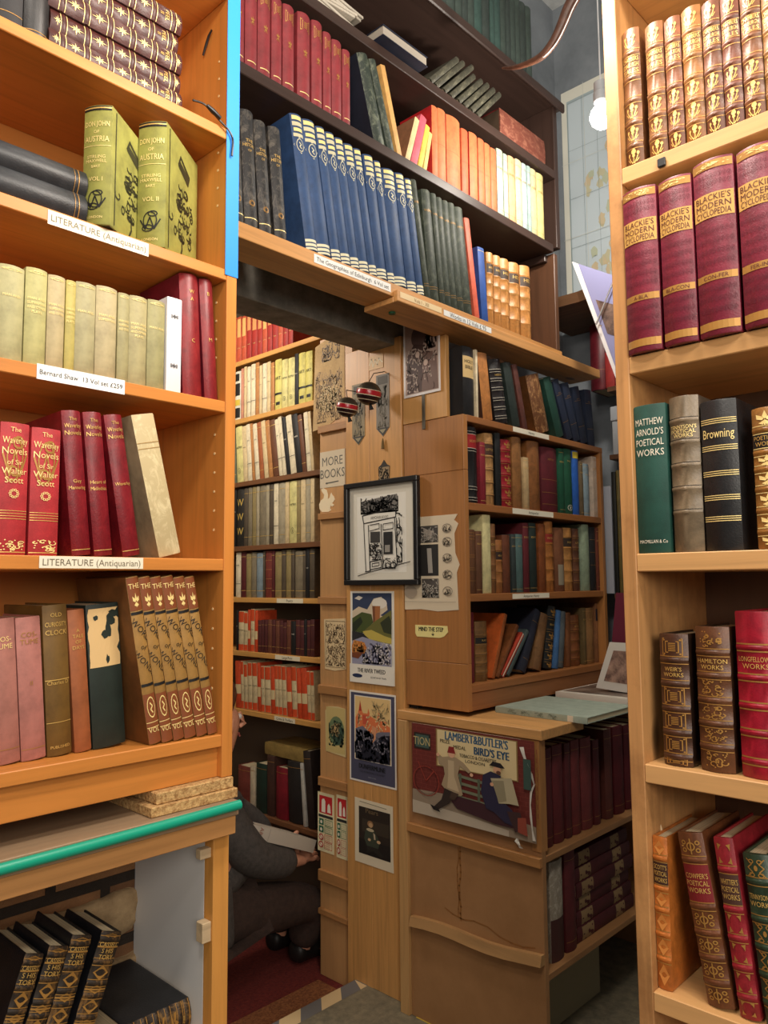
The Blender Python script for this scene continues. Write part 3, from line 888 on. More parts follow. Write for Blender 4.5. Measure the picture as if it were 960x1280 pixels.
tall = [B('tall worn red cloth book', leather((140, 36, 40), .9), [('t', 'W', .84, -.03), ('t', 'A', .78, -.03), ('t', 'C', .44, -.03)], bulge=.24, board=cloth((112, 12, 34))),
        B('tall worn crimson cloth book', leather((134, 34, 40), .9), [('t', 'B', .86, -.03), ('t', 'M', .48, -.03)], bulge=.24, board=cloth((112, 12, 34)))]
row('X', YL, LS[2], [(-5, 29, 332, sh[0]), (30, 57.5, 336, sh[1]), (58, 80, 345, sh[2]), (80.5, 93, 351, sh[3]), (93.5, 119, 354, sh[4]), (119.5, 146, 359, sh[5]),
    (146.5, 161, 367, sh[6]), (161.5, 184, 371, sh[7]), (184.5, 206.5, 376, sh[8]), (207.5, 226, 373, white), (232, 256, 334, tall[0], 227), (258.5, 279.5, 335, tall[1], 251)],
    'above the handwritten card', 'volumes above the handwritten card', zmax=.204, smax=.725, aR='the side panel')
# ---- third row: two ornate scarlet, three dark red leaning, one cream
orn = lambda d: B(d, cloth((178, 44, 50)), [('t', 'The', .93, -.035, 'e'), ('t', 'Waverley', .84, -.05, 'e'), ('t', 'Novels', .76, -.05, 'e'), ('t', 'of Sir', .68, -.036, 'e'), ('t', 'Walter', .61, -.045, 'e'), ('t', 'Scott', .54, -.045, 'e'),
    ('o', 'mono', .72, .9, .36, 'd'), ('o', 'wreath', .46, .4, .08, 'e'), ('l', .33, .0008), ('l', .31, .0008), ('l', .29, .0008), ('l', .27, .0008), ('o', 'scroll', .075, .92, .11, 'e'), ('l', .02, .0012)], bulge=.1)
row('X', YL, LS[1], [(-4, 33, 529, orn('ornate scarlet cloth volume')), (36, 73, 536, orn('ornate scarlet cloth volume')),
    (92, 116, 515, wav('dark red leaning volume', ['Guy', 'Mannering']), 78), (120, 143, 517, wav('worn dark red leaning volume', ['Heart of', 'Midlothian']), 105), (156, 178, 521, wav('faded dark red leaning volume', ['Waverley']), 131),
    (200, 228, 521, B('cream vellum leaning book', mottled((196, 178, 134), (222, 206, 162)), [('l', .8, .0008, 'd'), ('l', .76, .0008, 'd')], bulge=.05, board=cloth((172, 154, 120))), 163)],
    'on the third orange shelf', 'novels on the third orange shelf', depth=.2, aR='the side panel')
# ---- fourth row
gold = B('gold and brown leaning volume', cloth((160, 120, 60)), [('r', .8, .995, (132, 70, 34)), ('r', .005, .3, (132, 70, 34)), ('t', 'THE', .93, -.03, 'e'), ('o', 'fleur', .86, .6, .09, 'e'), ('r', .775, .792, 'k'), ('r', .345, .362, 'k'),
    ('t', 'WORLD', .66, -.036, 'k', -.95), ('t', 'of', .565, -.03, 'k', -.6), ('t', 'WONDER', .46, -.034, 'k', -.95), ('o', 'oval', .22, .75, .13, 'e'), ('l', .13, .001, 'e'), ('l', .1, .001, 'e'), ('t', 'VOL', .07, -.03, 'e')], bulge=.16, board=cloth((122, 78, 36)))
torn = B('dark green book with torn spine', cloth((30, 42, 36)), [('torn', .56, .97, (226, 190, 132), (34, 46, 40))], bulge=.08)
row('X', YL, LS[0], [(-6, 27, 772, B('dusty pink cloth book', cloth((170, 112, 100)), [('t', 'COS-', .84, -.034, 'e'), ('t', 'TUME', .79, -.034, 'e'), ('l', .1, .0008, 'd')], bulge=.1), -14),
    (28, 59, 770, B('faded rose cloth book', cloth((176, 114, 104)), [('t', 'COS-', .86, -.034, 'd'), ('t', 'TUME', .81, -.034, 'd'), ('t', 'II', .52, -.03, 'd'), ('l', .08, .0008, 'd')], bulge=.1), 20),
    (61, 92, 755, B('thick olive brown cloth book', cloth((112, 82, 32)), [('t', 'OLD', .92, -.026), ('t', 'CURIOSITY', .855, -.03), ('t', 'CLOCK', .8, -.032), ('l', .50, .0012), ('t', 'Charles D', .47, -.024), ('l', .22, .0009), ('t', 'PUBLISHED', .05, -.018)], bulge=.14), 54),
    (95, 116, 761, B('slim tan brown cloth book', cloth((160, 92, 52)), [('t', 'A', .84, -.024), ('t', 'TALE', .80, -.024), ('t', 'OF', .76, -.024), ('t', 'DAYS', .72, -.024)], bulge=.14), 84),
    (118, 159, 753, torn, 108),
    (188, 203.5, 720, gold, 147, .008), (204, 218, 720, gold, 162, .008), (218.5, 232, 720, gold, 177, .008), (232.5, 247, 719, gold, 194, .008), (247.5, 261, 720, gold, 209, .008), (261.5, 275.5, 720, gold, 224, .008)],
    'on the lowest orange shelf', 'books on the lowest orange shelf', off=.04, smax=.7268, aR='the side panel')
# ---- top row: black uprights and a stack of brown volumes lying flat
blk = B('black cloth book', cloth((34, 32, 34)), [('l', .1, .001, 'd')], bulge=.1)
row('X', YL, LS[4], [(-34, -2, -120, B('black cloth book beyond the frame', cloth((30, 28, 30)))), (0, 29, -120, blk), (31, 63, -120, B('worn black leather book', leather((30, 27, 27), .4), [('l', .05, .001, 'd')], bulge=.2))],
    'on the top orange shelf', 'black books on the top orange shelf', zmax=.235, aR='the stacked volumes')
def flat_book(x0, x1, y, z, th, st, label, group, depth=.13, yaw=0, head=1, name=None):
    """a book lying on its side, spine to the front, head to the right"""
    M = ROTX @ Matrix.Rotation(yaw, 4, 'Z') @ Matrix.Rotation(PI/2, 4, 'Y') if head > 0 else ROTX @ Matrix.Rotation(yaw, 4, 'Z') @ Matrix.Rotation(-PI/2, 4, 'Y')
    t = make_book(M, (0, 0, 0), th, x1-x0, depth, st, label, group, name=name)
    t.matrix_world = Matrix.Translation((x0 if head > 0 else x1, y, z+th if head > 0 else z)) @ M
    return t
V19 = banded('x', (74, 34, 30), 'e', orn='star', title=['PEEL', 'II'], bands=[.09, .26, .43, .6, .77, .93], bulge=.16, worn=.7, osz=.5)
z = LS[4]+.0005
SW = ['bottom volume', 'second volume from the bottom', 'middle volume', 'second volume from the top', 'topmost volume']
for i in range(5):
    th = (.030, .033, .034, .033, .036)[i]
    xa, xb = xat(66, z) + .004*(i % 2), xat(233, z)-.005*(i % 2)+.004*(i == 1)
    flat_book(xa, xb, YL+.012+.004*(i % 2), z, th, V19, f'dark brown leather gilt-starred book lying flat, {SW[i]} of the stack', 'stacked leather volumes on the top orange shelf', .14, head=1)
    z += th+.0006
# ---- two black books lying flat
gb = B('x', leather((38, 40, 44), .2), [('l', .93, .001, 'd'), ('l', .9, .0006, 'd'), ('l', .17, .001, 'd'), ('o', 'oval', .08, .3, .05, 'd')], bulge=.2, name='leather_book')
za = LS[3]+.0005
flat_book(.30, xat(112, 1.88)+.0, YL+.006, za, .043, gb, 'dark grey leather book lying flat, lower of two beside green volumes', 'flat dark books beside the green volumes', .15, head=1)
flat_book(.29, xat(114, 1.92), YL+.010, za+.0436, .037, gb, 'dark grey leather book lying flat, upper of two beside green volumes', 'flat dark books beside the green volumes', .15, head=1)
# ---- two decorated green volumes standing turned
def green_vol(px, py, ptop, w, n, label):
    base = on(px, py, 2, LS[3])
    st = B('x', cloth((150, 148, 72)), [('r', .955, .992, 'k'), ('l', .975, .002, 'g'), ('t', 'DON JOHN', .82, -.042, 'e'), ('t', 'OF', .76, -.026, 'e'), ('t', 'AUSTRIA', .69, -.046, 'e'), ('l', .655, .0008, 'e'), ('t', 'STIRLING', .55, -.026, 'e'), ('t', 'MAXWELL', .515, -.026, 'e'),
        ('t', 'BART', .47, -.022, 'e'), ('t', 'VOL '+n, .36, -.034, 'e'), ('o', 'mono', .2, .78, .17, 'k'), ('t', 'LONDON', .05, -.02, 'e')], bulge=.1)
    h = height(ptop, base)
    M = Matrix.Rotation(math.radians(-54), 4, 'Z')
    t = make_book(M, (0, 0, 0), w, h, .135, st, label, 'decorated green volumes')
    M2 = Matrix.Translation(base+Vector((0, 0, .0006))) @ M @ Matrix.Translation((-w, -.1*w*0, 0))
    t.matrix_world = M2
    # black figure blocked on the front board
    V, Fs = [], []
    def poly(pl):
        b = len(V); V.extend([(w+.0006, .012+(a)*.115, q*h) for a, q in pl]); Fs.append(tuple(range(b, b+len(pl))))
    r = random.Random(5)
    for pl in strip([(.04, .03), (.04, .97)], .02): poly(pl)
    for k in range(46):
        a = r.gauss(.52, .13); q = r.uniform(.2, .62)
        for pl in ring(a, q, r.uniform(.03, .09), r.uniform(.015, .035), .016, 7, r.uniform(0, 6), r.uniform(6, 9)): poly(pl)
    for pl in strip([(.35, .78), (.42, .86), (.75, .78), (.7, .71), (.36, .78)], .03)+strip([(.4, .80), (.7, .75)], .05)+strip([(.5, .25), (.52, .12), (.46, .05)], .03): poly(pl)
    o = mesh('blocked_design', V, Fs, plain((48, 46, 22), .6), t)
    o['label'] = 'black figure stamped on the front cover'
    return t
green_vol(135.5, 279.5, 130, .044, 'I', 'olive green decorated book lettered VOL I, standing turned behind its twin')
green_vol(204.5, 308, 150, .047, 'II', 'olive green decorated book lettered VOL II, standing turned beside the side panel')

# ---- low cupboard: four leaning gilt volumes and a big black one lying flat
gd = banded('black and gold leather volume', (58, 42, 26), 'd', orn='boss', title=['CASSELL', 'S HIS', 'TORY'], bands=[.05, .14, .22, .36, .44, .58, .66, .8, .95], bulge=.1, worn=1, board=leather((22, 22, 26), .1), mat=mottled((40, 30, 20), (128, 92, 46)))
gd['deco'] += [('l', v, .0022, 'd') for v in (.09, .18, .4, .62, .9)] + [('o', 'fleur', .29, .5, .1, 'e')]
row('X', 1.09, .66, [(-42, -12, 1212, gd, 32), (-7, 24, 1201, gd, 62), (26, 57, 1186, gd, 91), (64, 96, 1181, gd, 128)], 'under the green edging', 'gilt volumes in the low cupboard', depth=.2, off=0, ratio=.62, aR='the big flat book')
big = banded('x', (44, 38, 34), 'd', orn='fleur', title=['BIBLE'], bands=[.1, .28, .46, .64, .82, .93], bulge=.18, board=leather((26, 27, 30), .1), mat=mottled((40, 30, 22), (120, 90, 50)))
flat_book(.593, .702, 1.086, .6605, .05, big, 'big black book lying flat beside the white cupboard end', None, .19)

# ---- right bookcase, top row
def thi(desc, c): 
    return banded(desc, c, 'd', orn='thistle', title=['CHAMBERS', 'EDINBURGH', 'TALES'], skip=(3,), osz=.66, bands=[.16, .32, .48, .64, .82], bulge=.22, worn=.8, tc='g', oc='g')
TC = [(118, 76, 44), (128, 82, 46), (124, 74, 46), (146, 96, 48), (112, 68, 46), (112, 64, 46), (122, 76, 46), (140, 96, 46)]
row('Y', XR, RS[0], [(782, 804, 36, thi('brown calf volume with green board', TC[0]))]+[(a, b, y, thi('tan calf gilt-thistle volume', c)) for (a, b, y), c in zip([(811, 834, 28), (835.5, 856, 21), (857, 882, 8), (883, 906, 0), (906.5, 930, -8), (931, 957, -14), (957.5, 985, -22)], TC[1:])],
    'on the top pine shelf', 'calf volumes on the top pine shelf', depth=.2, aL='the end post', smin=-.4503)
# ---- four crimson encyclopaedias
def enc(a):
    d = [('r', .94, .985, 'd'), ('o', 'scroll', .963, .9, .035, 'e'), ('r', .66, .80, (206, 160, 82)), ('t', "BLACKIE'S", .757, -.034, (92, 34, 26)), ('t', 'MODERN', .713, -.034, (92, 34, 26)), ('t', 'CYCLOPEDIA', .67, -.034, (92, 34, 26)),
         ('r', .305, .345, 'd'), ('t', a, .313, -.022, (92, 34, 26)), ('r', .03, .075, 'd')]
    for k in range(9):
        for z in (.41, .47, .53, .59, .14, .2, .26, .86, .9): d.append(('o', 'oval', z, .1, .03, (88, 16, 36), -.42+.105*k))
    return B('crimson encyclopaedia volume with gilt bands', leather((122, 34, 54), .5), d, bulge=.16)
row('Y', XR, RS[1], [(783, 825.5, 235, enc('A-BLA')), (829, 871, 221, enc('BLA-CON')), (873, 925, 198, enc('CON-FER')), (929, 985, 180, enc('FER-INK'))], 'under the calf volumes', 'crimson encyclopaedia set', depth=.2, off=-.012, ratio=.7, aL='the end post', smin=-.4503)
# ---- poets
arn = B('dark green cloth book lettered in cream', cloth((28, 74, 64)), [('t', 'MATTHEW', .86, -.045, 'w'), ('t', "ARNOLD'S", .79, -.045, 'w'), ('t', 'POETICAL', .72, -.045, 'w'), ('t', 'WORKS', .65, -.045, 'w'), ('t', 'MACMILLAN & Co', .065, -.022, 'w')], bulge=.1, name='cloth_book')
ten = B('grey half-calf book with gilt bands', leather((120, 104, 82), .5), [('r', v-.006, v+.006, 'e', .47) for v in (.25, .4, .55, .7, .84)]+[('l', v+.018, .0008, 'k') for v in (.25, .4, .55, .7, .84)]+[('t', "TENNYSON'S", .785, -.024, 'e'), ('t', 'POETICAL', .757, -.024, 'e'), ('t', 'WORKS', .73, -.024, 'e')], bulge=.22, bands=[.25, .4, .55, .7, .84], name='leather_book', board=cloth((84, 72, 60)))
bro = B('thick black grained leather book with gilt lines', leather((30, 30, 32), .1), [x for v in (.21, .35, .51, .68, .86) for x in L(v+.012, v-.002, v-.016, t=.0009, c='e')]+[('t', 'Browning', .745, -.06, 'e')], bulge=.14, name='leather_book')
gilt4 = banded('brown and black gilt-panelled book', (150, 102, 46), 'e', label='k', orn='fleur', title=['POETICAL', 'WORKS'], bands=[.12, .27, .42, .56, .68, .84], bulge=.2)
row('Y', XR, RS[2], [(797, 838, 506, arn), (841, 879, 495, ten), (881.5, 928, 500, bro), (946, 985, 509, gilt4, 936)], 'at eye level', 'poets on the eye-level pine shelf', depth=.19, off=.004, aL='the end post', smin=-.4503)
# ---- brown tooled volumes and a red one
def tool(desc, c, orn, ttl, bands, worn=.9): return banded(desc, c, 'd', orn=orn, title=ttl, bands=bands, worn=worn, bulge=.18, board=leather(shade3(c, .55), .2))
def shade3(c, k): return tuple(int(v*k) for v in c)
lon = banded('big crimson leather book with gilt-edged bands', (150, 16, 40), 'd', title=["LONGFELLOW'S", 'WORKS'], bands=[.1, .27, .43, .6, .78], bulge=.16, worn=.3)
lon['deco'] += [x for v in (.1, .27, .43, .6, .78) for x in L(v+.02, v-.02, t=.0008, c='d')]
row('Y', XR, RS[3], [(828, 865, 793, tool('dark brown book with panelled gilt spine', (74, 44, 28), 'panel', ["WEIR'S", 'WORKS'], [.07, .25, .43, .62, .8])), (874, 918, 784, tool('brown leather book tooled with gilt foliage', (96, 58, 34), 'scroll', ['HAMILTON', 'WORKS'], [.17, .33, .49, .66, .82])), (926, 978, 765, lon)],
    'of three', 'leather volumes under the poets', depth=.19, off=.012, aL='the end post', smin=-.4503)
# ---- lowest row
sco = banded('orange tan calf book with dark label', (188, 108, 44), 'd', label=(60, 32, 22), orn='boss', title=["SCOTT'S", 'POETICAL', 'WORKS'], bands=[.2, .36, .52, .66, .86], worn=.6, bulge=.12, oc=(206, 132, 62))
row('Y', XR, RS[4], [(813, 841, 1047, sco), (884, 919, 1046, banded('brown leaning book with red label', (104, 60, 34), 'd', label=(120, 24, 30), orn='cross', title=["COWPER'S", 'POETICAL', 'WORKS'], bands=[.14, .28, .42, .57, .84], bulge=.14), 844),
    (925, 952, 1052, banded('rose red leaning book with gilt corners', (146, 34, 44), 'd', label=(74, 44, 34), orn='corners', title=["WHITTIER'S", 'POETICAL', 'WORKS'], bands=[.12, .28, .44, .6, .82], bulge=.12), 890),
    (957, 992, 1072, banded('dark green leaning book with gilt lines', (44, 62, 44), 'd', title=["TENNYSON'S", 'WORKS'], orn='tulip', bands=[.14, .3, .46, .62, .84], bulge=.16), 926)],
    'on the lowest shelf', 'books on the lowest pine shelf', depth=.2, off=.012, aL='the pine post', smin=-.4503)

# ---- dark case, row on the pine shelf
bk4 = B('scuffed black volume', mottled((34, 33, 34), (92, 86, 78)), [('t', 'THE', .72, -.026), ('t', 'HISTORY', .68, -.028), ('t', 'OF', .64, -.02), ('o', 'wreath', .2, .5, .06, 'd'), ('l', .07, .002, 'e')], bulge=.22)
blu = B('blue cloth volume', cloth((42, 70, 112)), [('r', .955, .985, 'e', .4), ('r', .91, .94, (200, 194, 160), .42), ('r', .87, .895, 'e', .36), ('r', .83, .855, (200, 194, 160), .42), ('o', 'boss', .77, .95, .13, (214, 208, 176)), ('o', 'oval', .77, .7, .1, (214, 208, 176)), ('r', .06, .08, (214, 208, 176)), ('r', .03, .05, (214, 208, 176)), ('r', .005, .02, (214, 208, 176))], bulge=.16)
dgr = B('dark green cloth volume', mottled((44, 52, 42), (78, 84, 70)), [('l', .1, .001, 'd'), ('l', .12, .001, 'd'), ('t', 'WORKS', .8, -.02, 'd')], bulge=.18)
tan = B('small tan calf volume with dark label', leather((186, 128, 66), .6), [('p', .7, .84, (58, 40, 26)), ('t', 'HIST.', .77, .2), ('l', .55, .001), ('l', .4, .001), ('l', .2, .001)], bands=[.2, .38, .56, .7, .86], bulge=.24, name='leather_book')
bR = [399, 416, 428, 440, 451, 463, 473, 486, 495, 511, 523, 532]; bT = [363, 376.5, 391, 404, 418, 430, 442, 454.5, 467, 478.5, 489.5, 500]; bY = [153, 160, 169, 176, 183, 190, 196, 202, 210, 218, 224, 231]
gR = [540, 551.5, 558.5, 566, 574, 582, 593]; gT = [510, 528, 536, 543, 552, 561, 569]; gY = [233, 242, 247, 252, 256, 259, 264]
bks = [(293, 307, 135, bk4, 287), (308.5, 325, 141, bk4, 302), (327, 342, 155, bk4, 318), (346, 361, 163, bk4, 337)]
prev = 384
for a, t_, y in zip(bR, bT, bY): bks.append((prev+.5, a, y, blu, t_)); prev = a
prev = 533
for a, t_, y in zip(gR, gT, gY): bks.append((prev+.3, a, y, dgr, t_)); prev = a
bks.append((594.5, 600.5, 278, B('slim salmon pink book', cloth((214, 98, 72)), [], bulge=.1), 577))
bks.append((603, 611, 311, B('bright blue book', cloth((32, 74, 148)), [('l', .95, .001, 'e')], bulge=.05), 597))
for a, b, y in ((612, 620, 316), (621, 629.5, 320), (630, 640.5, 324), (642, 654, 329), (656, 668, 333)): bks.append((a, b, y, tan))
row('X', YD, DZ[0], bks, 'over the doorway', 'books on the shelf over the doorway', depth=.13, off=.004, ratio=.62, zmax=.37, aL='the blue tape', aR='the map')
# ---- row above
rd = B('red gilt-panelled cloth volume', cloth((136, 42, 48)), [('o', 'panel', .86, .75, .15, 'd'), ('o', 'fleur', .55, .35, .08, 'd'), ('t', 'VOL', .5, -.02, 'd'), ('r', .09, .1, 'e', .36)], bulge=.2)
L0 = [291, 308, 324, 341, 355.4, 374, 391.7, 405.8, 417, 430]; R0 = [307.3, 323, 340, 353.7, 369.5, 389.7, 404.6, 415.6, 429, 439.5]; T0 = [-36, -26, -15, -3, 7, 17, 27, 41, 51, 63]
bks = [(a, b, y, rd) for a, b, y in zip(L0, R0, T0)]
bks += [(471, 485, 55, B('tall mottled green book', mottled((40, 50, 42), (104, 110, 92)), bulge=.2, board=cloth((22, 26, 40))), 447), (487, 496, 64, B('mottled dark green book', mottled((44, 54, 46), (104, 110, 92)), bulge=.2), 461.5), (497.5, 503.5, 84, B('thin tan board', cloth((206, 158, 92)), flat=1), 475)]
def lr(d, c, **k): return B(d, cloth(c), **k)
for a, b, y, st, tl in ((506, 512, 138, lr('cream leaning book', (216, 190, 140), bulge=.05, board=cloth((126, 86, 60))), 528), (513, 521, 135, lr('rose pink leaning book', (206, 88, 104), bulge=.05), 535), (522, 527.5, 149, lr('yellow leaning book', (222, 190, 76), bulge=.05), 540), (529, 533, 160, lr('thin pale yellow leaning book', (222, 200, 120), flat=1), 543)):
    bks.append((a, b, y, st, tl))
OR = [(206, 112, 66), (208, 118, 70), (210, 116, 68), (206, 96, 58), (210, 112, 66), (206, 104, 62), (208, 108, 64), (206, 100, 60), (208, 96, 56)]
for i, (a, b, y) in enumerate(((541.5, 549, 133), (549.5, 559, 137), (561, 578, 147), (579, 587, 162), (589, 599, 167), (600, 607.5, 174), (608, 615, 180), (615.5, 622.5, 186))):
    bks.append((a, b, y, B('orange paper-covered book' if i not in (2, 4) else 'orange book with red edge', cloth(OR[i]), [('l', .5, .0008, (170, 60, 40))], bulge=.1, board=cloth((178, 24, 30)) if i in (0, 2, 4) else None)))
PC = [('pale green', (178, 186, 160)), ('grey-green', (160, 176, 156)), ('peach', (214, 160, 118)), ('cream', (218, 196, 150)), ('pale blue', (160, 178, 176)), ('pale teal', (150, 172, 166)), ('buff', (200, 184, 140)), ('lemon', (206, 194, 130))]
for (n, c), (a, b, y) in zip(PC, ((623.5, 631, 187), (631.5, 637, 193), (638, 646, 196), (647, 654.5, 200), (655, 661, 205), (661.5, 666, 208), (666.5, 673, 212), (674, 682, 216))):
    bks.append((a, b, y, B(n+' slim volume', cloth(c), [('t', 'POEMS', .7, -.03, 'd'), ('l', .9, .001, 'd'), ('l', .1, .001, 'd')], bulge=.1)))
row('X', YD, DZ[1], bks, 'on the middle dark shelf', 'books on the middle dark shelf', depth=.29, off=.012, ratio=.6, zmax=.262, aL='the blue tape', aR='the map')
# ---- its upper shelf: leaning thin books, loose papers, a ledger
lean = [B('thin mottled grey-green album', mottled((62, 60, 48), (104, 100, 82)), bulge=.2)]
bks = []
TX = [(536, 571, 66), (543.5, 582, 70), (553, 591, 74), (562, 592, 86), (571, 602, 89), (579, 612, 98), (587, 618, 98), (595, 630, 104)]
for i, (b0, tp, y) in enumerate(TX):
    z0 = DZ[2]
    s1 = xat(b0+5, z0, YD+.004)
    M = Matrix.Rotation(math.radians(44), 4, 'Y')
    t = make_book(M, (0, 0, 0), .0195, (.205, .215, .225, .19, .19, .2, .195, .2)[i], .15, lean[0], f'thin mottled album slumped, {nth(i, 8, None, "the ledger")} on the dark bookcase', 'slumped albums on the upper dark shelf')
    t.matrix_world = Matrix.Translation((s1, YD+.002+.003*(i % 2), z0+.001)) @ M @ Matrix.Translation((-.0195, 0, 0))
led = B('x', mottled((112, 58, 44), (150, 96, 76)), bulge=.04, pages=pages((96, 76, 58)), board=cloth((110, 26, 28)))
flat_book(2.195, 2.495, YD+.02, DZ[2]+.0006, .115, led, 'thick reddish brown ledger lying flat on the upper dark shelf', None, .27)
nb = B('x', cloth((26, 32, 52)), pages=pages((170, 160, 146)), bulge=.1)
t = make_book(ROTX, (0, 0, 0), .034, .2, .15, nb, 'navy book lying flat with page edges out on the upper dark shelf', None)
t.matrix_world = Matrix.Translation((xat(524, DZ[2], YD)-.2, YD+.115, DZ[2]+.0006)) @ Matrix.Rotation(PI, 4, 'Z') @ Matrix.Rotation(-PI/2, 4, 'Y') @ Matrix.Translation((0, 0, 0))
pg = thing('paper_bundle', (1.33, YD+.05, DZ[2]), 'loose bundle of pale papers on the upper dark shelf', 'papers')
r = random.Random(2)
for k in range(6):
    bm = bmesh.new(); M = Matrix.Translation((1.34+.01*k, YD+.13, DZ[2]+.004+.011*k)) @ Matrix.Rotation(r.uniform(-.12, .12), 4, 'Z')
    add_box(bm, -.10, .10, -.12, .1, 0, .008, .001, M); bm_obj('sheaf', bm, pages((196, 186, 170)), pg)
# ---- folios on top
for i in range(19):
    pass
bks = []
xs = 1.70
r = random.Random(9)
k = 0
while xs < 2.50:
    w = r.uniform(.03, .05)
    c = [(62, 74, 68), (56, 66, 62), (72, 82, 76), (58, 82, 76)][r.randrange(4)] if k != 3 else (92, 150, 134)
    bks.append((xs, w, r.uniform(.405, .42), c)); xs += w+.001; k += 1
for i, (x, w, h, c) in enumerate(bks):
    n = ['grey-green', 'pale teal'][c == (92, 150, 134)]
    st = B('x', cloth(c), [('l', .9, .0015, (60, 80, 70)), ('l', .1, .0015, (60, 80, 70))], bulge=.16)
    t = make_book(ROTX, (0, 0, 0), w, h, .2, st, f'tall {n} folio on top of the dark bookcase, {nth(i, len(bks), None, "the grey wall")}', 'green folios on top of the dark bookcase')
    t.matrix_world = Matrix.Translation((x, 1.555, DZ[3]+.0006))

# ---- small bookcase, top
P3 = dict(name='leather_book')
def lth(d, c, **k): return B(d, leather(c, k.pop('worn', .5)), k.pop('deco', []), **k)
def ban(d, c, **k): return banded(d, c, k.pop('c2', 'd'), **k)
S0 = [(581, 594.5, 409, lth('tall black book with paper spine label', (30, 29, 30), deco=[('p', .55, .86, (206, 176, 120)), ('t', 'HOLY', .76, .2, 'k'), ('t', 'BIBLE', .68, .2, 'k')], bulge=.1, board=cloth((28, 28, 30)))),
      (596, 598.5, 411, B('thin cream pamphlet', cloth((226, 210, 176)), flat=1)),
      (605, 617, 407, lth('slim orange-tan leaning book', (188, 124, 66), bulge=.06, board=cloth((70, 42, 28))), 594),
      (624, 639.5, 417, ban('black leather book with ribbed spine', (32, 26, 26), c2='w', orn=None, label=None, title=['HISTORY'], bands=[.1, .24, .38, .54, .68, .82], worn=.2), 613),
      (643, 653, 428, lth('dark green slim leaning book', (44, 54, 50), bulge=.14), 629.5), (655, 661, 440, lth('thin maroon brown leaning book', (96, 56, 48), bulge=.1), 640.5),
      (675, 692, 437, B('peeling brown leather book', mottled((104, 64, 34), (176, 132, 84)), bulge=.16, board=leather((100, 62, 30), 1)), 659),
      (698, 708, 453, B('bottle green leaning book', cloth((26, 66, 54)), bulge=.12), 679)]
for a, b, y, tl in ((710, 718, 449, 690), (718.5, 727, 449, 702), (727.5, 736, 450, 715), (736.5, 744.5, 453, 731)):
    S0.append((a, b, y, B('navy cloth volume', cloth((30, 40, 62)), [('l', .75, .001, 'd'), ('l', .3, .001, 'd'), ('t', 'ATLAS', .77, -.02, 'd')], bulge=.06), tl))
row('X', YS, SZ[0], S0, 'atop the small bookcase', 'books on top of the small bookcase', depth=.2, off=.012, ratio=.6, zmax=.232, smin=1.947, aL='the sepia print', aR='the map')
cl = lambda d, c, **k: B(d, cloth(c), k.pop('deco', [('t', 'ESSAYS', .78, -.026, 'g'), ('l', .06, .001), ('l', .94, .001)]), **k)
S1 = [(580.5, 584.4, 533, cl('thin red book', (196, 60, 52), flat=1)), (585.5, 601, 531, ban('black book with red label', (26, 24, 24), c2='w', label=(150, 20, 24), title=['SCOTT'], bands=[.06, .2, .7, .92], worn=.1)), (602, 609, 553, cl('dark crimson book', (128, 26, 40))),
      (609.5, 620.5, 542, ban('tan calf book with ribbed spine', (176, 132, 80), c2='k', title=['LETTERS'], label=(70, 44, 30), bands=[.15, .32, .5, .68, .86])), (622, 629, 539, lth('black leather book', (26, 27, 27), bulge=.18)), (630.5, 643, 550, ban('red leather book with gilt ribs', (146, 22, 36), title=['POEMS'], orn='fleur', bands=[.12, .3, .48, .66, .84])),
      (644, 655.5, 546, lth('plain brown calf book', (144, 98, 54), bulge=.15)), (656.5, 663, 572, cl('short cream book', (190, 162, 118), bulge=.1)), (664, 679, 550, lth('plain tan brown book', (138, 88, 46), bulge=.15)), (681, 700.5, 560, cl('thick maroon cloth book', (92, 24, 34), bulge=.1, deco=[('t', 'HISTORY', .8, -.03, 'd')]+L(.3, .5, .12, c='d'))),
      (701.5, 708, 561, cl('slim green book', (20, 78, 54))), (708.5, 718, 560, cl('green book with pale foot', (24, 80, 56), deco=[('t', 'TALES', .8, -.026, 'g'), ('o', 'oval', .1, .7, .09, 'w')])), (719, 726, 560, cl('bright blue book with yellow head', (38, 92, 178), deco=[('r', .88, .98, (214, 190, 60))])), (727.5, 731, 577, cl('thin brown-grey book', (104, 88, 64))),
      (732, 739, 580, cl('pale blue-grey book', (140, 160, 170))), (743, 749, 571, cl('off-white book', (216, 196, 176), flat=1))]
row('X', YS, SZ[1], S1, "on the small bookcase's second row", 'books on the second row of the small bookcase', depth=.2, off=.014, ratio=.65, zmax=.252, smin=1.953, smax=2.824, aL='the doorway', aR='the map')
q = lambda v: v/3.097+490
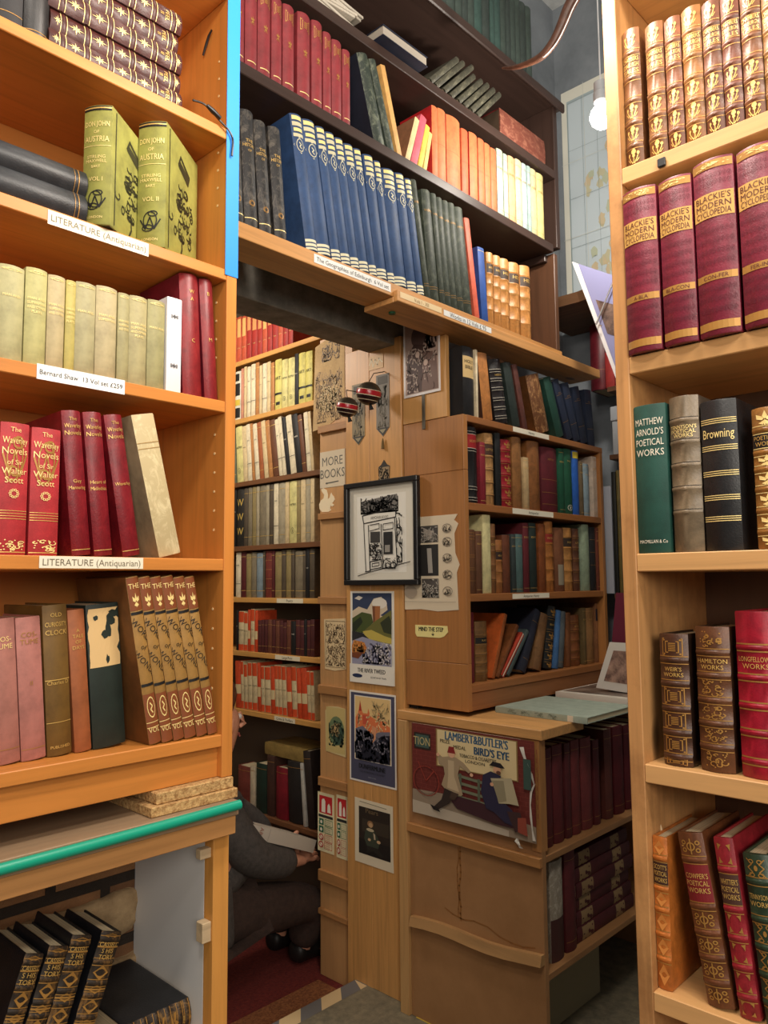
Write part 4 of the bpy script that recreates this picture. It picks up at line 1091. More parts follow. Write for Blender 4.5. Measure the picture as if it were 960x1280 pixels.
S2 = [(q(287), q(292), 666, cl('thin cream book', (210, 196, 160), flat=1)), (q(294), q(330), 662, cl('brown gilt-lined book', (104, 66, 40), deco=L(.95, .9, .85, .6, .57, .4, .37, .2, c='d'))), (q(332), q(355), 664, cl('plain brown book', (100, 64, 42))), (q(358), q(388), 639, cl('tall pale yellow book', (214, 204, 150), bulge=.06, deco=[])),
      (q(391), q(409), 655, ban('dark tan ribbed book', (120, 80, 46), bands=[.2, .4, .6, .8], title=['DIARY'])), (q(411), q(436), 675, ban('short tan ribbed book', (150, 96, 50), bands=[.2, .4, .6, .8], label=(50, 30, 20), title=['KEATS'])), (q(438), q(467), 669, lth('chestnut brown book', (104, 58, 36), bulge=.18)), (q(469), q(486), 668, cl('dark slate book', (48, 58, 58))),
      (q(487), q(514), 668, cl('grey-teal cloth book', (78, 104, 102))), (q(516), q(538), 654, cl('dark maroon cloth book', (96, 28, 36))), (q(541), q(568), 654, cl('blackish green cloth book', (30, 44, 40))), (q(577), q(604), 655, lth('russet calf book', (128, 70, 34), bulge=.12)), (q(605), q(638), 652, ban('mottled tan calf book', (166, 104, 48), label=(140, 40, 30), title=['WORKS'], bands=[.16, .32, .5, .68, .84], worn=1)),
      (q(641), q(676), 660, cl('brown book with worn pale patch', (120, 74, 46), deco=[('r', .1, .42, (150, 140, 120), .3)])), (q(678), q(710), 660, ban('light tan book with dark label', (172, 120, 64), label=(48, 32, 22), title=['HUME'], bands=[.15, .32, .5, .68, .86])), (q(712), q(736), 661, ban('dark brown ribbed book', (92, 56, 36), title=['LIVES'], bands=[.15, .32, .5, .68, .86])),
      (q(746), q(774), 651, cl('pale grey-green book', (142, 158, 132), deco=[])), (q(776), q(797), 659, cl('black cloth book', (30, 30, 32), deco=L(.8, .6, .4, c='d'))), (q(799), q(816), 660, cl('reddish brown book', (112, 56, 40)))]
row('X', YS, SZ[2], S2, "on the small bookcase's third row", 'books on the third row of the small bookcase', depth=.2, off=.014, ratio=.65, zmax=.258, smin=1.953, smax=2.824, aL='the doorway', aR='the map')
S3 = [(q(290), q(327), 766, cl('maroon cloth book', (112, 22, 36), deco=L(.78, .72, c='k'))), (q(337), q(383), 777, ban('brown calf book with black label', (116, 82, 44), label='k', title=['PLAYS'], bands=[.15, .3, .45, .6, .76], worn=.8)),
      (q(386), q(399), 768, lth('orange-brown leaning book', (160, 88, 40), bulge=.1, board=cloth((196, 92, 34))), q(437)), (q(400), q(415), 783, lth('brown leaning book', (122, 72, 38), bulge=.1), q(483)), (q(416), q(433), 794, cl('red leaning book with white edge', (178, 62, 40), deco=[('r', .0, 1, 'w', .12)], flat=1), q(502)), (q(438), q(455), 790, cl('slate grey leaning book', (72, 86, 84), deco=[]), q(522)),
      (q(492), q(520), 762, cl('dark navy leaning book', (34, 38, 54), deco=L(.8, .2, c='d')), q(575)), (q(548), q(580), 766, lth('rubbed brown leaning book', (132, 96, 62), worn=1), q(598)), (q(594), q(625), 757, ban('black gilt-ribbed leaning book', (28, 30, 30), orn='fleur', title=['BURNS'], bands=[.12, .28, .44, .6, .8]), q(630)), (q(629), q(645), 763, cl('blue leaning book', (72, 116, 168), deco=[]), q(662)),
      (q(648), q(667), 764, cl('grey-blue leaning book', (92, 100, 104), deco=[('l', .1, .001, 'd')]), q(680)), (q(680), q(697), 766, lth('plain russet brown book', (124, 76, 44)), q(689)), (q(699), q(742), 769, ban('brown ribbed calf book', (124, 72, 38), title=['BUTLER'], bands=[.15, .3, .5, .7, .86])), (q(747), q(758), 760, cl('olive brown book', (108, 88, 52))), (q(760), q(790), 760, cl('tan cloth book', (150, 108, 64))), (q(796), q(829), 754, cl('brown book with navy label', (140, 92, 56), deco=[('p', .7, .9, (24, 24, 44))]))]
row('X', YS, SZ[3], S3, "on the small bookcase's bottom row", 'books on the bottom row of the small bookcase', depth=.2, off=.03, ratio=.65, zmax=.25, smin=1.953, smax=2.824, aL='the doorway', aR='the print card')

# ---- cupboard shelves
def dred(d, c=(92, 30, 34)): return B(d, cloth(c), [('l', .9, .001, 'd'), ('l', .1, .001, 'd')], bulge=.12)
C1 = [(684, 694, 936, dred('dark red tall book')), (695.5, 708, 931, dred('dull maroon book', (100, 34, 38))), (710, 717, 929, dred('slim maroon book', (86, 30, 34))), (718.5, 729, 925, dred('brick red book', (112, 44, 44))), (731, 744, 922, dred('faded red book', (118, 50, 50))), (745.5, 753, 925, dred('narrow wine red book')), (760, 769, 912, dred('brown-red book', (96, 46, 38))), (772, 784, 908, dred('dark crimson book', (88, 16, 24))), (785.5, 797, 906, dred('deep red book', (92, 20, 30))), (798, 812, 902, dred('wine red book', (86, 24, 32)))]
row('X', YC, .585, C1, "on the cupboard's upper shelf", 'red books in the poster cupboard', depth=.3, off=.03, ratio=.7, aL='the tobacco poster')
C2 = [(692, 708, 1076, B('tattered white-backed book', mottled((150, 140, 124), (196, 188, 172)), [('r', 0, .42, (70, 36, 32))], bulge=.1)), (711, 724, 1062, dred('dark red upright book'))]
row('X', YC, .272, C2, "on the cupboard's lower shelf", 'upright books on the lower cupboard shelf', depth=.28, off=.02, ratio=.7, aL='the tobacco poster')
z = .2726
tl_ = B('x', cloth((78, 26, 30)), [('torn', .08, .27, (150, 122, 84), (78, 26, 30)), ('torn', .66, .82, (150, 122, 84), (78, 26, 30))], bulge=.08)
SW7 = ['bottom one', 'second from the bottom', 'third from the bottom', 'fourth from the bottom', 'fifth from the bottom', 'topmost one']
for i in range(6):
    flat_book(2.13+.005*(i % 2), 2.50-.008*(i % 3), YC+.03+.004*(i % 3), z, .042, tl_, f'dark red book with torn labels in the cupboard stack, {SW7[i]}', 'stacked dark red books in the cupboard', .24)
    z += .0426
# things on the worktop
gm = B('x', rough_surface((150, 164, 150), (172, 184, 168), 30, .6, .1, 'mottled_paper_boards'), [('t', 'CATALOGUE OF ENGRAVINGS', .5, .0)][:0]+[('o', 'scroll', .2+.15*k, .8, .1, (110, 124, 112)) for k in range(4)]+[('r', .8, .86, (226, 214, 190))], flat=1)
def lying(x, ytop, z, th, ln, dp, st, label):
    """a book lying flat, spine towards the doorway side (-x), head towards the camera"""
    M = ROTY @ Matrix.Rotation(PI/2, 4, 'Y')
    t = make_book(M, (0, 0, 0), th, ln, dp, st, label, None)
    t.matrix_world = Matrix.Translation((x, ytop, z+th)) @ M
    return t
lying(2.06, 1.472, .9356, .019, .325, .30, gm, 'large pale grey-green book lying flat on the cupboard top')
wb = B('x', plain((226, 218, 204), .5), flat=1, pages=pages((236, 228, 210)))
t = lying(2.43, 1.475, .9356, .026, .31, .33, wb, 'large white-edged art book lying flat, dark picture on its cover')
V = [(-.0006, .03, .012), (-.0006, .32, .012), (-.0006, .32, .30), (-.0006, .03, .30)]
mesh('cover_picture', V, [(0, 1, 2, 3)], rough_surface((60, 48, 42), (150, 128, 112), 14, .4, 0, 'printed_picture'), t)

# ---- far shelves through the doorway
def far(z, specs, where, group, off=.012, ratio=.62):
    return row('Y', FX, z, specs, where, group, depth=.19, off=off, ratio=ratio, zmax={2.395: .28, 2.118: .25, 1.82: .268, 1.523: .268, 1.29: .205, 1.05: .21, .793: .23, .365: .40}[z], aL='the orange bookcase', aR='the boarded reveal')
def fb(desc, c, deco=(), **k): return B(desc, cloth(c), list(deco), bulge=k.pop('bulge', .1), **k)
def fill(p0, p1, names, ws, tops, leans=None):
    tot = sum(ws); x = p0; o = []
    for i, (nm, w) in enumerate(zip(names, ws)):
        e = x+(p1-p0)*w/tot
        py = tops[0]+(tops[1]-tops[0])*((x-p0)/(p1-p0))+RND.uniform(-2.5, 2.5)
        o.append((x, e-.4, py, nm, None if not leans else x+leans[i])); x = e
    return o
LN = [('l', .9, .002), ('l', .15, .002)]
pk = lambda: fb('coral red small book', (196, 84, 54), [('r', .55, .95, (226, 176, 104), .36), ('t', 'NOVELS', .3, .12, 'e')])
rdn = lambda: fb('crimson small book', (168, 46, 38), [('r', .6, .95, (222, 150, 92), .36), ('t', 'TALES', .3, .12, 'e')])
far(FZ[0], fill(288, 366, [pk(), pk(), pk(), rdn(), rdn(), rdn(), pk(), rdn(), rdn(), pk(), rdn(), rdn()], [7, 6, 6, 6, 7, 6, 6, 6, 7, 6, 6, 6], (398, 372)), 'on the top far shelf', 'red books on the top far shelf')
yl = fb('yellow-jacketed book with black titles', (216, 204, 112), [('r', .3, .34, 'k'), ('t', 'ART', .6, .3, 'k'), ('r', .1, .16, 'k', .3)])
yp = fb('pale yellow-jacketed book', (222, 212, 140), [('t', 'POETRY', .6, .2, 'k'), ('o', 'oval', .2, .5, .1, 'k')])
cr = fb('cream-jacketed book', (222, 198, 150), [('t', 'POEMS', .6, .16, 'k')])
cr2 = fb('off-white book', (232, 218, 184), [('l', .3, .002, 'k'), ('t', 'VERSE', .7, .16, 'k')])
tn = fb('tan orange book', (190, 130, 74), LN); bk_ = fb('black book', (26, 24, 24), [('t', 'WAR', .6, .2, 'w')])
bw_ = fb('black and white jacketed book', (220, 216, 196), [('r', .05, .25, 'k', .4), ('r', .3, .42, (214, 186, 70), .4), ('r', .5, .75, 'k', .38), ('r', .8, .95, 'k', .3)])
pkr = fb('pink-edged slim book', (206, 142, 116), LN)
far(FZ[1], fill(289, 390, [bk_, bw_, pkr, cr, cr2, cr2, tn, cr, cr2, cr, tn, yl, yp, yp, bk_, yl, yl], [3, 9, 4, 4, 5, 6, 5, 4, 6, 5, 5, 9, 8, 9, 5, 9, 9], (463, 438)), 'on the second far shelf', 'pale books on the second far shelf')
gb_ = fb('grey-green tall book', (104, 112, 92), LN); ob = fb('orange-brown book', (170, 96, 54), LN); bb = fb('brown-spined book', (110, 66, 40), LN)
far(FZ[2], fill(291, 393, [gb_, yp, cr, cr2, tn, cr2, ob, cr, tn, bb, cr2, cr2, bk_, cr2, bk_, bb, cr2, cr], [5, 9, 6, 6, 4, 6, 6, 6, 6, 8, 5, 5, 5, 8, 8, 6, 6, 4], (533, 512), [-2, -2, -3, -3, -4, -4, -5, -5, -6, -7, -7, -7, -7, -7, -7, -7, -5, -5]), 'on the third far shelf', 'mixed books on the third far shelf')
zb = fb('black zigzag-patterned book', (40, 36, 30), [('t', 'W', .2, .6, (214, 180, 90)), ('t', 'W', .45, .6, (214, 180, 90)), ('t', 'W', .7, .6, (214, 180, 90))])
gy_ = fb('grey-brown book', (134, 122, 98), LN); gy2 = fb('stone grey book', (172, 160, 132), LN); ol = fb('dark taupe book', (88, 76, 60), LN); kh = fb('khaki book', (150, 132, 86), LN)
far(FZ[3], fill(292, 393, [bk_, zb, ol, gy_, kh, gy2, gy_, gy2, ol, cr2, gy2, cr, yp, kh, cr, gy2, cr], [3, 9, 5, 5, 5, 4, 8, 4, 5, 6, 8, 5, 9, 5, 6, 6, 5], (610, 590)), 'on the fourth far shelf', 'drab books on the fourth far shelf')
mw = fb('maroon book', (92, 32, 34), LN); pb = fb('powder blue book', (134, 150, 158), LN); rb_ = fb('red-brown ribbed book', (122, 52, 42), [('l', v, .001) for v in (.2, .4, .6, .8)])
far(FZ[4], fill(294, 393, [cr2, mw, kh, gy_, pb, ol, rb_, mw, kh, ol, kh, ol, gy_, ol, bk_, ol], [7, 7, 7, 7, 9, 3, 9, 4, 9, 6, 7, 5, 11, 4, 5, 7], (690, 686)), 'on the fifth far shelf', 'brown books on the fifth far shelf')
pen = lambda: fb('orange and cream paperback', (216, 196, 152), [('r', .72, .99, (214, 78, 34)), ('r', .01, .16, (214, 78, 34)), ('t', 'FICTION', .5, .18, 'k')], name='paperback_book')
peo = lambda: fb('orange-red paperback', (208, 74, 34), [('r', .3, .5, (222, 200, 150))], name='paperback_book')
dm = lambda: fb('dark maroon slim volume', (84, 36, 36), [('l', .85, .001), ('l', .2, .001)]); dm2 = lambda: fb('brown slim volume', (110, 62, 44), [('l', .85, .001), ('l', .2, .001)])
far(FZ[5], fill(295, 322, [bk_, pen(), pen(), peo(), pen(), peo()], [3, 8, 6, 4, 6, 5], (764, 763))+fill(322, 393, [dm(), dm(), dm(), dm2(), dm(), dm2(), dm(), dm(), dm2(), bk_, dm(), dm(), bk_, dm(), dm()], [5, 4, 5, 6, 5, 6, 5, 5, 6, 7, 6, 6, 4, 5, 6], (777, 777)), 'on the sixth far shelf', 'paperbacks and maroon volumes on the sixth far shelf')
far(FZ[6], fill(294, 394, [peo(), pen(), pen(), pen(), pen(), peo(), pen(), pen(), peo(), pen(), pen(), pen(), peo(), pen(), peo(), peo(), pen(), pen()], [8, 4, 5, 6, 7, 5, 5, 8, 6, 5, 5, 6, 7, 7, 6, 8, 5, 5], (828, 838), [-1]*9+[-2]*9), 'on the seventh far shelf', 'orange paperbacks on the seventh far shelf')
big_ = lambda d, c: fb(d, c, [('l', .9, .002, 'd')], bulge=.08)
BIG = far(FZ[7], [(296, 311, 958, big_('brick red large book', (122, 56, 44))), (312, 318, 958, big_('cream-edged large book', (206, 190, 160))), (319, 332, 955, big_('dark green large book', (26, 48, 36))), (333, 342, 945, big_('brown large book', (70, 42, 32))), (344, 358, 960, big_('crimson large book', (128, 20, 34))), (360, 377, 952, big_('black embossed large book', (34, 30, 28)), 355), (379, 383, 955, big_('thin white-edged book', (190, 186, 176)), 373), (385, 394, 940, big_('dark brown large book', (44, 34, 30)), 378)],
    'on the lowest far shelf', 'large books on the lowest far shelf', ratio=.55)
fz = B('x', cloth((150, 124, 66)), bulge=.05)
M = ROTY @ Matrix.Rotation(PI/2, 4, 'Y')
t = make_book(M, (0, 0, 0), .05, .26, .17, fz, 'thick ochre book lying on top of the large books through the doorway', None)
t.matrix_world = Matrix.Translation((FX+.02, 2.74, max(HGT[o.name] for o in BIG[:5])+.052)) @ M

# ================================================================ PICTURES AND PAPERS
SEP = (92, 74, 56)
def rectp(a, b, c, d): return [(a, b), (c, b), (c, d), (a, d)]
XF = XP-.0015
# framed ink drawing of a shop front
FR = thing('picture_frame', on(480, 668, 0, XP-.012), 'black-framed ink drawing of a bookshop front hanging on the pine post', 'framed picture')
a, b = on(432, 606, 0, XP-.012), on(525, 731, 0, XP-.012)
ya, yb, za, zb_ = a.y, b.y, b.z, a.z
fw_ = .018
bm = bmesh.new()
add_box(bm, XP-.024, XP-.004, yb, ya, zb_-fw_, zb_, .002); add_box(bm, XP-.024, XP-.004, yb, ya, za, za+fw_, .002)
add_box(bm, XP-.024, XP-.004, yb, yb+fw_, za+fw_, zb_-fw_, .002); add_box(bm, XP-.024, XP-.004, ya-fw_, ya, za+fw_, zb_-fw_, .002)
bm_obj('frame', bm, plain((24, 22, 22), .35), FR)
box('backing_board', XP-.006, XP-.003, yb+.004, ya-.004, za+.004, zb_-.004, plain((120, 96, 70), .8), FR, 0)
dr = [((224, 218, 202), rectp(.04, .03, .96, .97)), ((236, 232, 220), rectp(.14, .12, .84, .9))]
dr += [((120, 116, 110), [(.22, .17), (.72, .13), (.74, .2), (.7, .27), (.24, .31), (.2, .24)]), scribble(70, 3, .2, .73, .14, .3, (44, 42, 40), .012, .22)]
dr += [('S', 'k', .012, [(.22, .32), (.7, .27), (.7, .36), (.24, .4), (.22, .32)]), ('T', 'ARMCHAIR BOOKS', .47, .362, .028, (70, 66, 60), .7), ('S', 'k', .010, [(.24, .4), (.27, .89)]), ('S', 'k', .010, [(.31, .42), (.33, .88)]), ('S', 'k', .010, [(.26, .89), (.34, .88)]),
       ((60, 58, 56), rectp(.34, .49, .48, .6)), ('S', 'k', .008, [(.33, .42), (.47, .41), (.47, .46), (.33, .48)]), ((34, 33, 33), rectp(.53, .5, .66, .72)), ((150, 146, 138), rectp(.55, .63, .62, .7)), ('S', 'k', .012, [(.5, .42), (.52, .85)]), ('S', 'k', .012, [(.69, .36), (.72, .82)]),
       ('S', 'k', .008, [(.53, .42), (.67, .41), (.67, .47), (.53, .48), (.53, .42)]), ('S', 'k', .01, [(.34, .79), (.5, .77), (.5, .85), (.34, .87), (.34, .79)]), ('S', 'k', .008, [(.37, .81), (.47, .8), (.47, .83), (.37, .84), (.37, .81)]), scribble(40, 5, .34, .5, .61, .77, 'k', .008, .09), scribble(26, 6, .72, .79, .3, .8, 'k', .01, .16),
       ('S', 'k', .008, [(.16, .93), (.3, .9), (.52, .86), (.72, .83), (.9, .8)]), ((30, 30, 30), disc(.67, .83, .05, .03)), ((210, 206, 196), disc(.67, .83, .032, .02)), scribble(16, 8, .52, .7, .76, .86, 'k', .008, .1)]
o = picture('drawing', ROTY, (0, 0, 0), ya-yb-.016, zb_-za-.016, dr, None, None, mat=plain((232, 226, 210), .6), parent=FR)
o.matrix_basis = Matrix.Translation(Vector((XP-.0075, (ya+yb)/2, za+.008))-FR.location) @ ROTY


# railway-style landscape poster, a plain landscape
def hills():
    s = [((236, 230, 216), rectp(0, 0, 1, 1)), ((52, 64, 92), rectp(.05, .02, .95, .34)), ((214, 196, 168), [(.05, .22), (.2, .17), (.4, .2), (.55, .08), (.72, .06), (.84, .12), (.86, .2), (.7, .26), (.95, .3), (.95, .4), (.05, .4)]), ((232, 224, 208), disc(.68, .13, .17, .06)), ((224, 214, 200), [(.1, .08), (.2, .05), (.3, .07), (.22, .1)]),
         ((168, 106, 62), [(.52, .16), (.7, .16), (.68, .36), (.54, .34)]), ((120, 72, 44), [(.52, .16), (.58, .16), (.58, .34), (.54, .34)]), ((72, 84, 40), [(.05, .3), (.28, .23), (.5, .25), (.54, .34), (.3, .46), (.05, .44)]), ((38, 48, 30), [(.05, .36), (.25, .28), (.3, .34), (.1, .46), (.05, .46)]),
         ((108, 106, 52), [(.36, .42), (.6, .32), (.95, .2), (.95, .52), (.5, .5), (.3, .48)]), ((50, 56, 34), [(.7, .34), (.9, .26), (.95, .32), (.95, .46), (.78, .44)]), ((196, 176, 84), [(.3, .44), (.5, .42), (.8, .48), (.95, .5), (.95, .56), (.4, .52)]), ((40, 40, 44), [(.05, .44), (.3, .46), (.45, .52), (.3, .56), (.05, .56)]),
         ((150, 150, 172), [(.05, .55), (.3, .5), (.95, .58), (.95, .8), (.05, .8)]), scribble(60, 21, .3, .93, .56, .78, (96, 92, 112), .02, .14), scribble(30, 22, .3, .93, .56, .78, (222, 214, 214), .018, .1), ((196, 118, 52), [(.05, .6), (.1, .54), (.34, .56), (.4, .62), (.34, .68), (.05, .7)]), ((120, 64, 34), [(.05, .68), (.34, .66), (.2, .74), (.05, .73)]), scribble(20, 23, .06, .36, .55, .66, (224, 156, 84), .02, .1),
         ((236, 230, 216), rectp(.0, .8, 1, 1)), ('T', 'THE RIVER TWEED', .5, .885, .044, 'k', .8, .04), ((36, 50, 84), disc(.18, .925, .12, .022)), ('T', 'SEE BRITAIN BY TRAIN', .66, .94, .018, (60, 60, 60), .9)]
    return s
picture_at('landscape_poster', 'Y', XF, (438, 739), (493.5, 858), hills(), 'railway-style river landscape poster pinned to the post below the framed drawing', 'poster')
dun = [((236, 228, 216), rectp(0, 0, 1, 1)), ((74, 74, 96), rectp(.03, .02, .97, .98)), ((236, 228, 216), rectp(.11, .05, .9, .76)), ((230, 196, 134), rectp(.125, .06, .885, .75)), ((222, 120, 72), [(.14, .3), (.22, .2), (.24, .1), (.27, .2), (.3, .24), (.4, .24), (.42, .18), (.46, .26), (.6, .3), (.64, .2), (.68, .3), (.8, .3), (.88, .36), (.88, .5), (.14, .5)]),
       ((178, 60, 44), [(.24, .1), (.21, .22), (.28, .22)]), ((200, 86, 60), rectp(.3, .26, .42, .36)), scribble(26, 31, .2, .85, .24, .46, (246, 206, 150), .02, .1), ((112, 110, 124), [(.14, .42), (.3, .38), (.5, .46), (.66, .42), (.88, .4), (.88, .6), (.14, .6)]), ((216, 150, 110), [(.5, .36), (.6, .38), (.58, .5), (.5, .56)]), ((28, 30, 44), [(.14, .55), (.3, .5), (.5, .56), (.7, .46), (.88, .44), (.88, .75), (.14, .75)]), scribble(70, 32, .14, .87, .44, .74, (24, 26, 40), .03, .12), scribble(24, 33, .16, .86, .46, .66, (140, 136, 150), .02, .07),
       scribble(22, 34, .5, .85, .08, .26, (190, 168, 120), .012, .12), ('T', 'DUNFERMLINE', .5, .845, .05, (14, 14, 20), .86, .05), ('T', 'THE INTERESTING COUNTRY', .5, .89, .02, (20, 20, 28), 1), ('T', 'TRAVEL BY RAIL', .5, .935, .012, (150, 150, 160), 1)]
picture_at('travel_poster', 'Y', XF, (437, 862), (496, 988), dun, 'navy-bordered travel poster of a sunset town lettered DUNFERMLINE on the pine post', 'poster', outline=[(0, 0), (.97, 0), (1, 1), (.06, 1)])
bub = [((226, 212, 184), rectp(0, 0, 1, 1)), ((44, 34, 26), rectp(.11, .12, .93, .85)), ((60, 50, 38), rectp(.2, .3, .9, .5)), ((30, 24, 20), rectp(.11, .62, .93, .85)), ('T', 'Pears', .46, .2, .07, (112, 92, 66), 1.3, .03), ((150, 110, 74), disc(.42, .36, .08, .05)), ((196, 158, 116), disc(.43, .375, .055, .038)), ((60, 66, 52), [(.3, .46), (.4, .42), (.52, .44), (.62, .54), (.66, .62), (.62, .72), (.34, .72), (.26, .6)]), ((196, 180, 146), disc(.42, .45, .1, .025)), ((190, 170, 140), [(.5, .48), (.55, .5), (.56, .58), (.52, .58)]), ((206, 168, 126), disc(.64, .6, .05, .025)), ((206, 168, 126), disc(.4, .6, .04, .022)), ((40, 36, 30), [(.34, .7), (.62, .7), (.78, .8), (.7, .83), (.5, .76), (.34, .82)]), ('S', (120, 110, 90), .01, [(.15, .04), (.85, .06)]), ('T', 'a print for the nursery wall', .5, .92, .02, (120, 104, 84), 1)][:-1]
picture_at('vintage_print', 'Y', XF, (443.5, 996), (492, 1092), bub, 'dark vintage print of a seated child in a cream border, lowest on the post', 'print', outline=[(0, 0), (.97, .02), (1, 1), (.05, .97)])
# bookmark ribbons and a crest pinned on the post
def ribbon(tl, br, c, label, point=True):
    sh = [((74, 66, 54), rectp(.12, .03, .88, .16)), scribble(30, 41, .12, .88, .2, .5, (104, 98, 84), .04, .2), scribble(18, 42, .1, .9, .5, .84, (120, 112, 94), .03, .2), ((52, 46, 40), [(.05, .86), (.95, .86), (.5, .985)]), ((150, 138, 108), [(.25, .885), (.75, .885), (.5, .95)])]
    picture_at('hanging_bookmark', 'Y', XF, tl, br, sh, label, 'bookmark', mat=plain(c, .6), outline=[(0, 0), (1, 0), (1, .86), (.5, 1), (0, .86)])
ribbon((440, 482), (456, 555), (140, 124, 92), 'shorter embroidered bookmark ribbon pinned behind the hanging balls')
ribbon((470, 470), (487, 544), (122, 114, 102), 'longer grey bookmark ribbon above the small tassel')
tag(mesh('tassel', *tube_geo([(XP-.006, on(480, 548, 0, XP).y, on(480, 548, 0, XP).z), (XP-.006, on(480, 552, 0, XP).y, on(480, 552, 0, XP).z), (XP-.006, on(480, 561, 0, XP).y, on(480, 561, 0, XP).z)], [.0012, .004, .006], 8), plain((110, 88, 46), .8)), 'small olive tassel hanging under the longer bookmark ribbon', 'tassel')
crest = [((150, 126, 92), [(.12, .3), (.88, .3), (.84, .8), (.5, .98), (.16, .8)]), scribble(36, 44, .14, .86, .3, .9, (48, 40, 32), .05, .2), ((48, 40, 32), [(.3, .22), (.5, .05), (.7, .22), (.6, .26), (.4, .26)])]
picture_at('crest_sticker', 'Y', XF, (471, 576), (489, 604), crest, 'dark shield-shaped crest sticker on the post above the black frame', 'sticker', mat=plain((52, 44, 36), .5), outline=[(.1, .28), (.3, .2), (.5, 0), (.7, .2), (.9, .28), (.86, .82), (.5, 1), (.14, .82)])
picture_at('paper_scrap', 'Y', XF, (461, 447), (479, 459), [('S', (236, 220, 184), .06, [(.05, .6), (.2, .2), (.3, .8), (.45, .3), (.6, .7), (.7, .25), (.95, .6)])], 'scrap of torn white tape high on the pine post', 'tape', mat=plain((214, 170, 110), .5))
# things on the reveal behind the post
XV = 1.9645
eng = [scribble(170, 51, .1, .92, .36, .92, (150, 120, 82), .012, .12), scribble(90, 57, .15, .85, .4, .88, (118, 92, 62), .009, .1), scribble(34, 52, .3, .85, .05, .25, (120, 94, 64), .014, .16), scribble(50, 53, .2, .8, .5, .8, (206, 180, 132), .02, .12)]
picture_at('old_engraving', 'Y', XV, (391, 429), (431, 531), eng, 'long brown old engraving curling from the boarded reveal above MORE BOOKS', 'print', mat=rough_surface((176, 144, 98), (206, 174, 124), 9, .8, .1, 'aged_paper'), outline=[(.08, .06), (.5, 0), (1, .02), (1, .86), (.5, .97), (0, 1)])
picture_at('more_books_sign', 'Y', XV, (400, 566), (431.5, 606.5), [('T', 'MORE', .5, .40, .24, (96, 92, 84), .9), ('T', 'BOOKS', .5, .74, .24, (96, 92, 84), .86), ('S', (96, 92, 84), .03, [(.26, .88), (.74, .86)]), ((96, 92, 84), disc(.28, .88, .05, .025))], 'small paper sign reading MORE BOOKS on the boarded reveal', 'sign', mat=plain((214, 198, 170), .7))
sq = [(.2, .98), (.05, .85), (.02, .66), (.12, .5), (.3, .42), (.34, .28), (.22, .16), (.14, .04), (.3, 0), (.5, .1), (.58, .3), (.56, .48), (.68, .42), (.72, .32), (.78, .22), (.84, .32), (.94, .4), (1, .52), (.9, .62), (.82, .66), (.96, .74), (.84, .8), (.74, .74), (.7, .86), (.78, .94), (.6, 1)]
picture_at('squirrel_cutout', 'Y', XV, (398.5, 611), (418.5, 639), [], 'white cut-out of a squirrel under the MORE BOOKS sign', 'cutout', mat=plain((240, 222, 186), .6), outline=sq, thick=.003)
fig = [scribble(130, 61, .1, .95, .1, .48, (128, 104, 78), .013, .1), scribble(130, 62, .1, .95, .52, .9, (128, 104, 78), .013, .1), scribble(60, 63, .1, .95, .1, .9, (84, 64, 48), .01, .08), ('S', (90, 70, 52), .012, [(.08, .06), (.96, .06), (.96, .93), (.08, .93), (.08, .06)])]
picture_at('engraved_page', 'Y', XV, (405, 772), (432.5, 840), fig, 'cream page engraved with crowded figures on the reveal beside the landscape poster', 'print', mat=plain((226, 200, 154), .7), outline=[(0, .03), (1, 0), (1, .95), (.5, 1), (.04, .98)])
gr = [((206, 184, 120), rectp(.05, .03, .95, .95)), ((110, 128, 92), disc(.55, .5, .38, .3, 16)), ((60, 84, 70), disc(.6, .56, .26, .22, 14)), ((190, 160, 110), disc(.5, .46, .12, .12)), scribble(60, 66, .2, .9, .3, .8, (48, 66, 54), .03, .12), scribble(24, 67, .3, .7, .35, .6, (206, 182, 130), .03, .1)]
picture_at('faded_card', 'Y', XV, (406.5, 881), (432.5, 947), gr, 'faded green and yellow picture card with rounded top on the reveal', 'print', mat=plain((214, 194, 140), .7), outline=[(0, .12), (.15, .02), (.6, 0), (1, .03), (1, 1), (.03, .95)])
def fire(tl, br, label):
    s = [((196, 34, 40), rectp(.1, .05, .9, .35)), ((244, 236, 220), [(.25, .13), (.32, .1), (.42, .1), (.48, .14), (.48, .33), (.24, .33)]), ((244, 236, 220), [(.62, .2), (.7, .16), (.78, .2), (.82, .32), (.6, .32)]), ((40, 42, 40), rectp(.06, .375, .94, .42))]
    for k, (c) in enumerate([(24, 96, 66), (24, 96, 66)]): s += [(c, rectp(.1, .445+.125*k, .38, .55+.125*k)), ((236, 230, 210), disc(.24, .5+.125*k, .07, .03)), ('S', (40, 110, 70), .02, [(.46, .445+.125*k), (.92, .445+.125*k), (.92, .55+.125*k), (.46, .55+.125*k), (.46, .445+.125*k)])]
    for k in range(2): s += [((176, 44, 40), disc(.24, .755+.125*k, .15, .055, 14)), ((238, 226, 200), disc(.24, .755+.125*k, .1, .036, 12)), ('S', (176, 44, 40), .03, [(.16, .72+.125*k), (.32, .79+.125*k)]), ('S', (190, 70, 60), .02, [(.46, .70+.125*k), (.92, .70+.125*k), (.92, .81+.125*k), (.46, .81+.125*k), (.46, .70+.125*k)])]
    for k in range(4):
        for j in range(4): s.append(('S', (90, 110, 90) if k < 2 else (190, 80, 70), .012, [(.5, .465+.125*k+.022*j), (.86, .465+.125*k+.022*j)]))
    picture_at('fire_extinguisher_sign', 'Y', XV, tl, br, s, label, 'safety sign', mat=plain((236, 226, 184), .4))
fire((397.2, 989), (417.5, 1069), 'fire extinguisher instruction sign showing fully, nearer the doorway opening')
fire((420.5, 993), (434.5, 1076), 'fire extinguisher instruction sign half tucked behind the pine post')
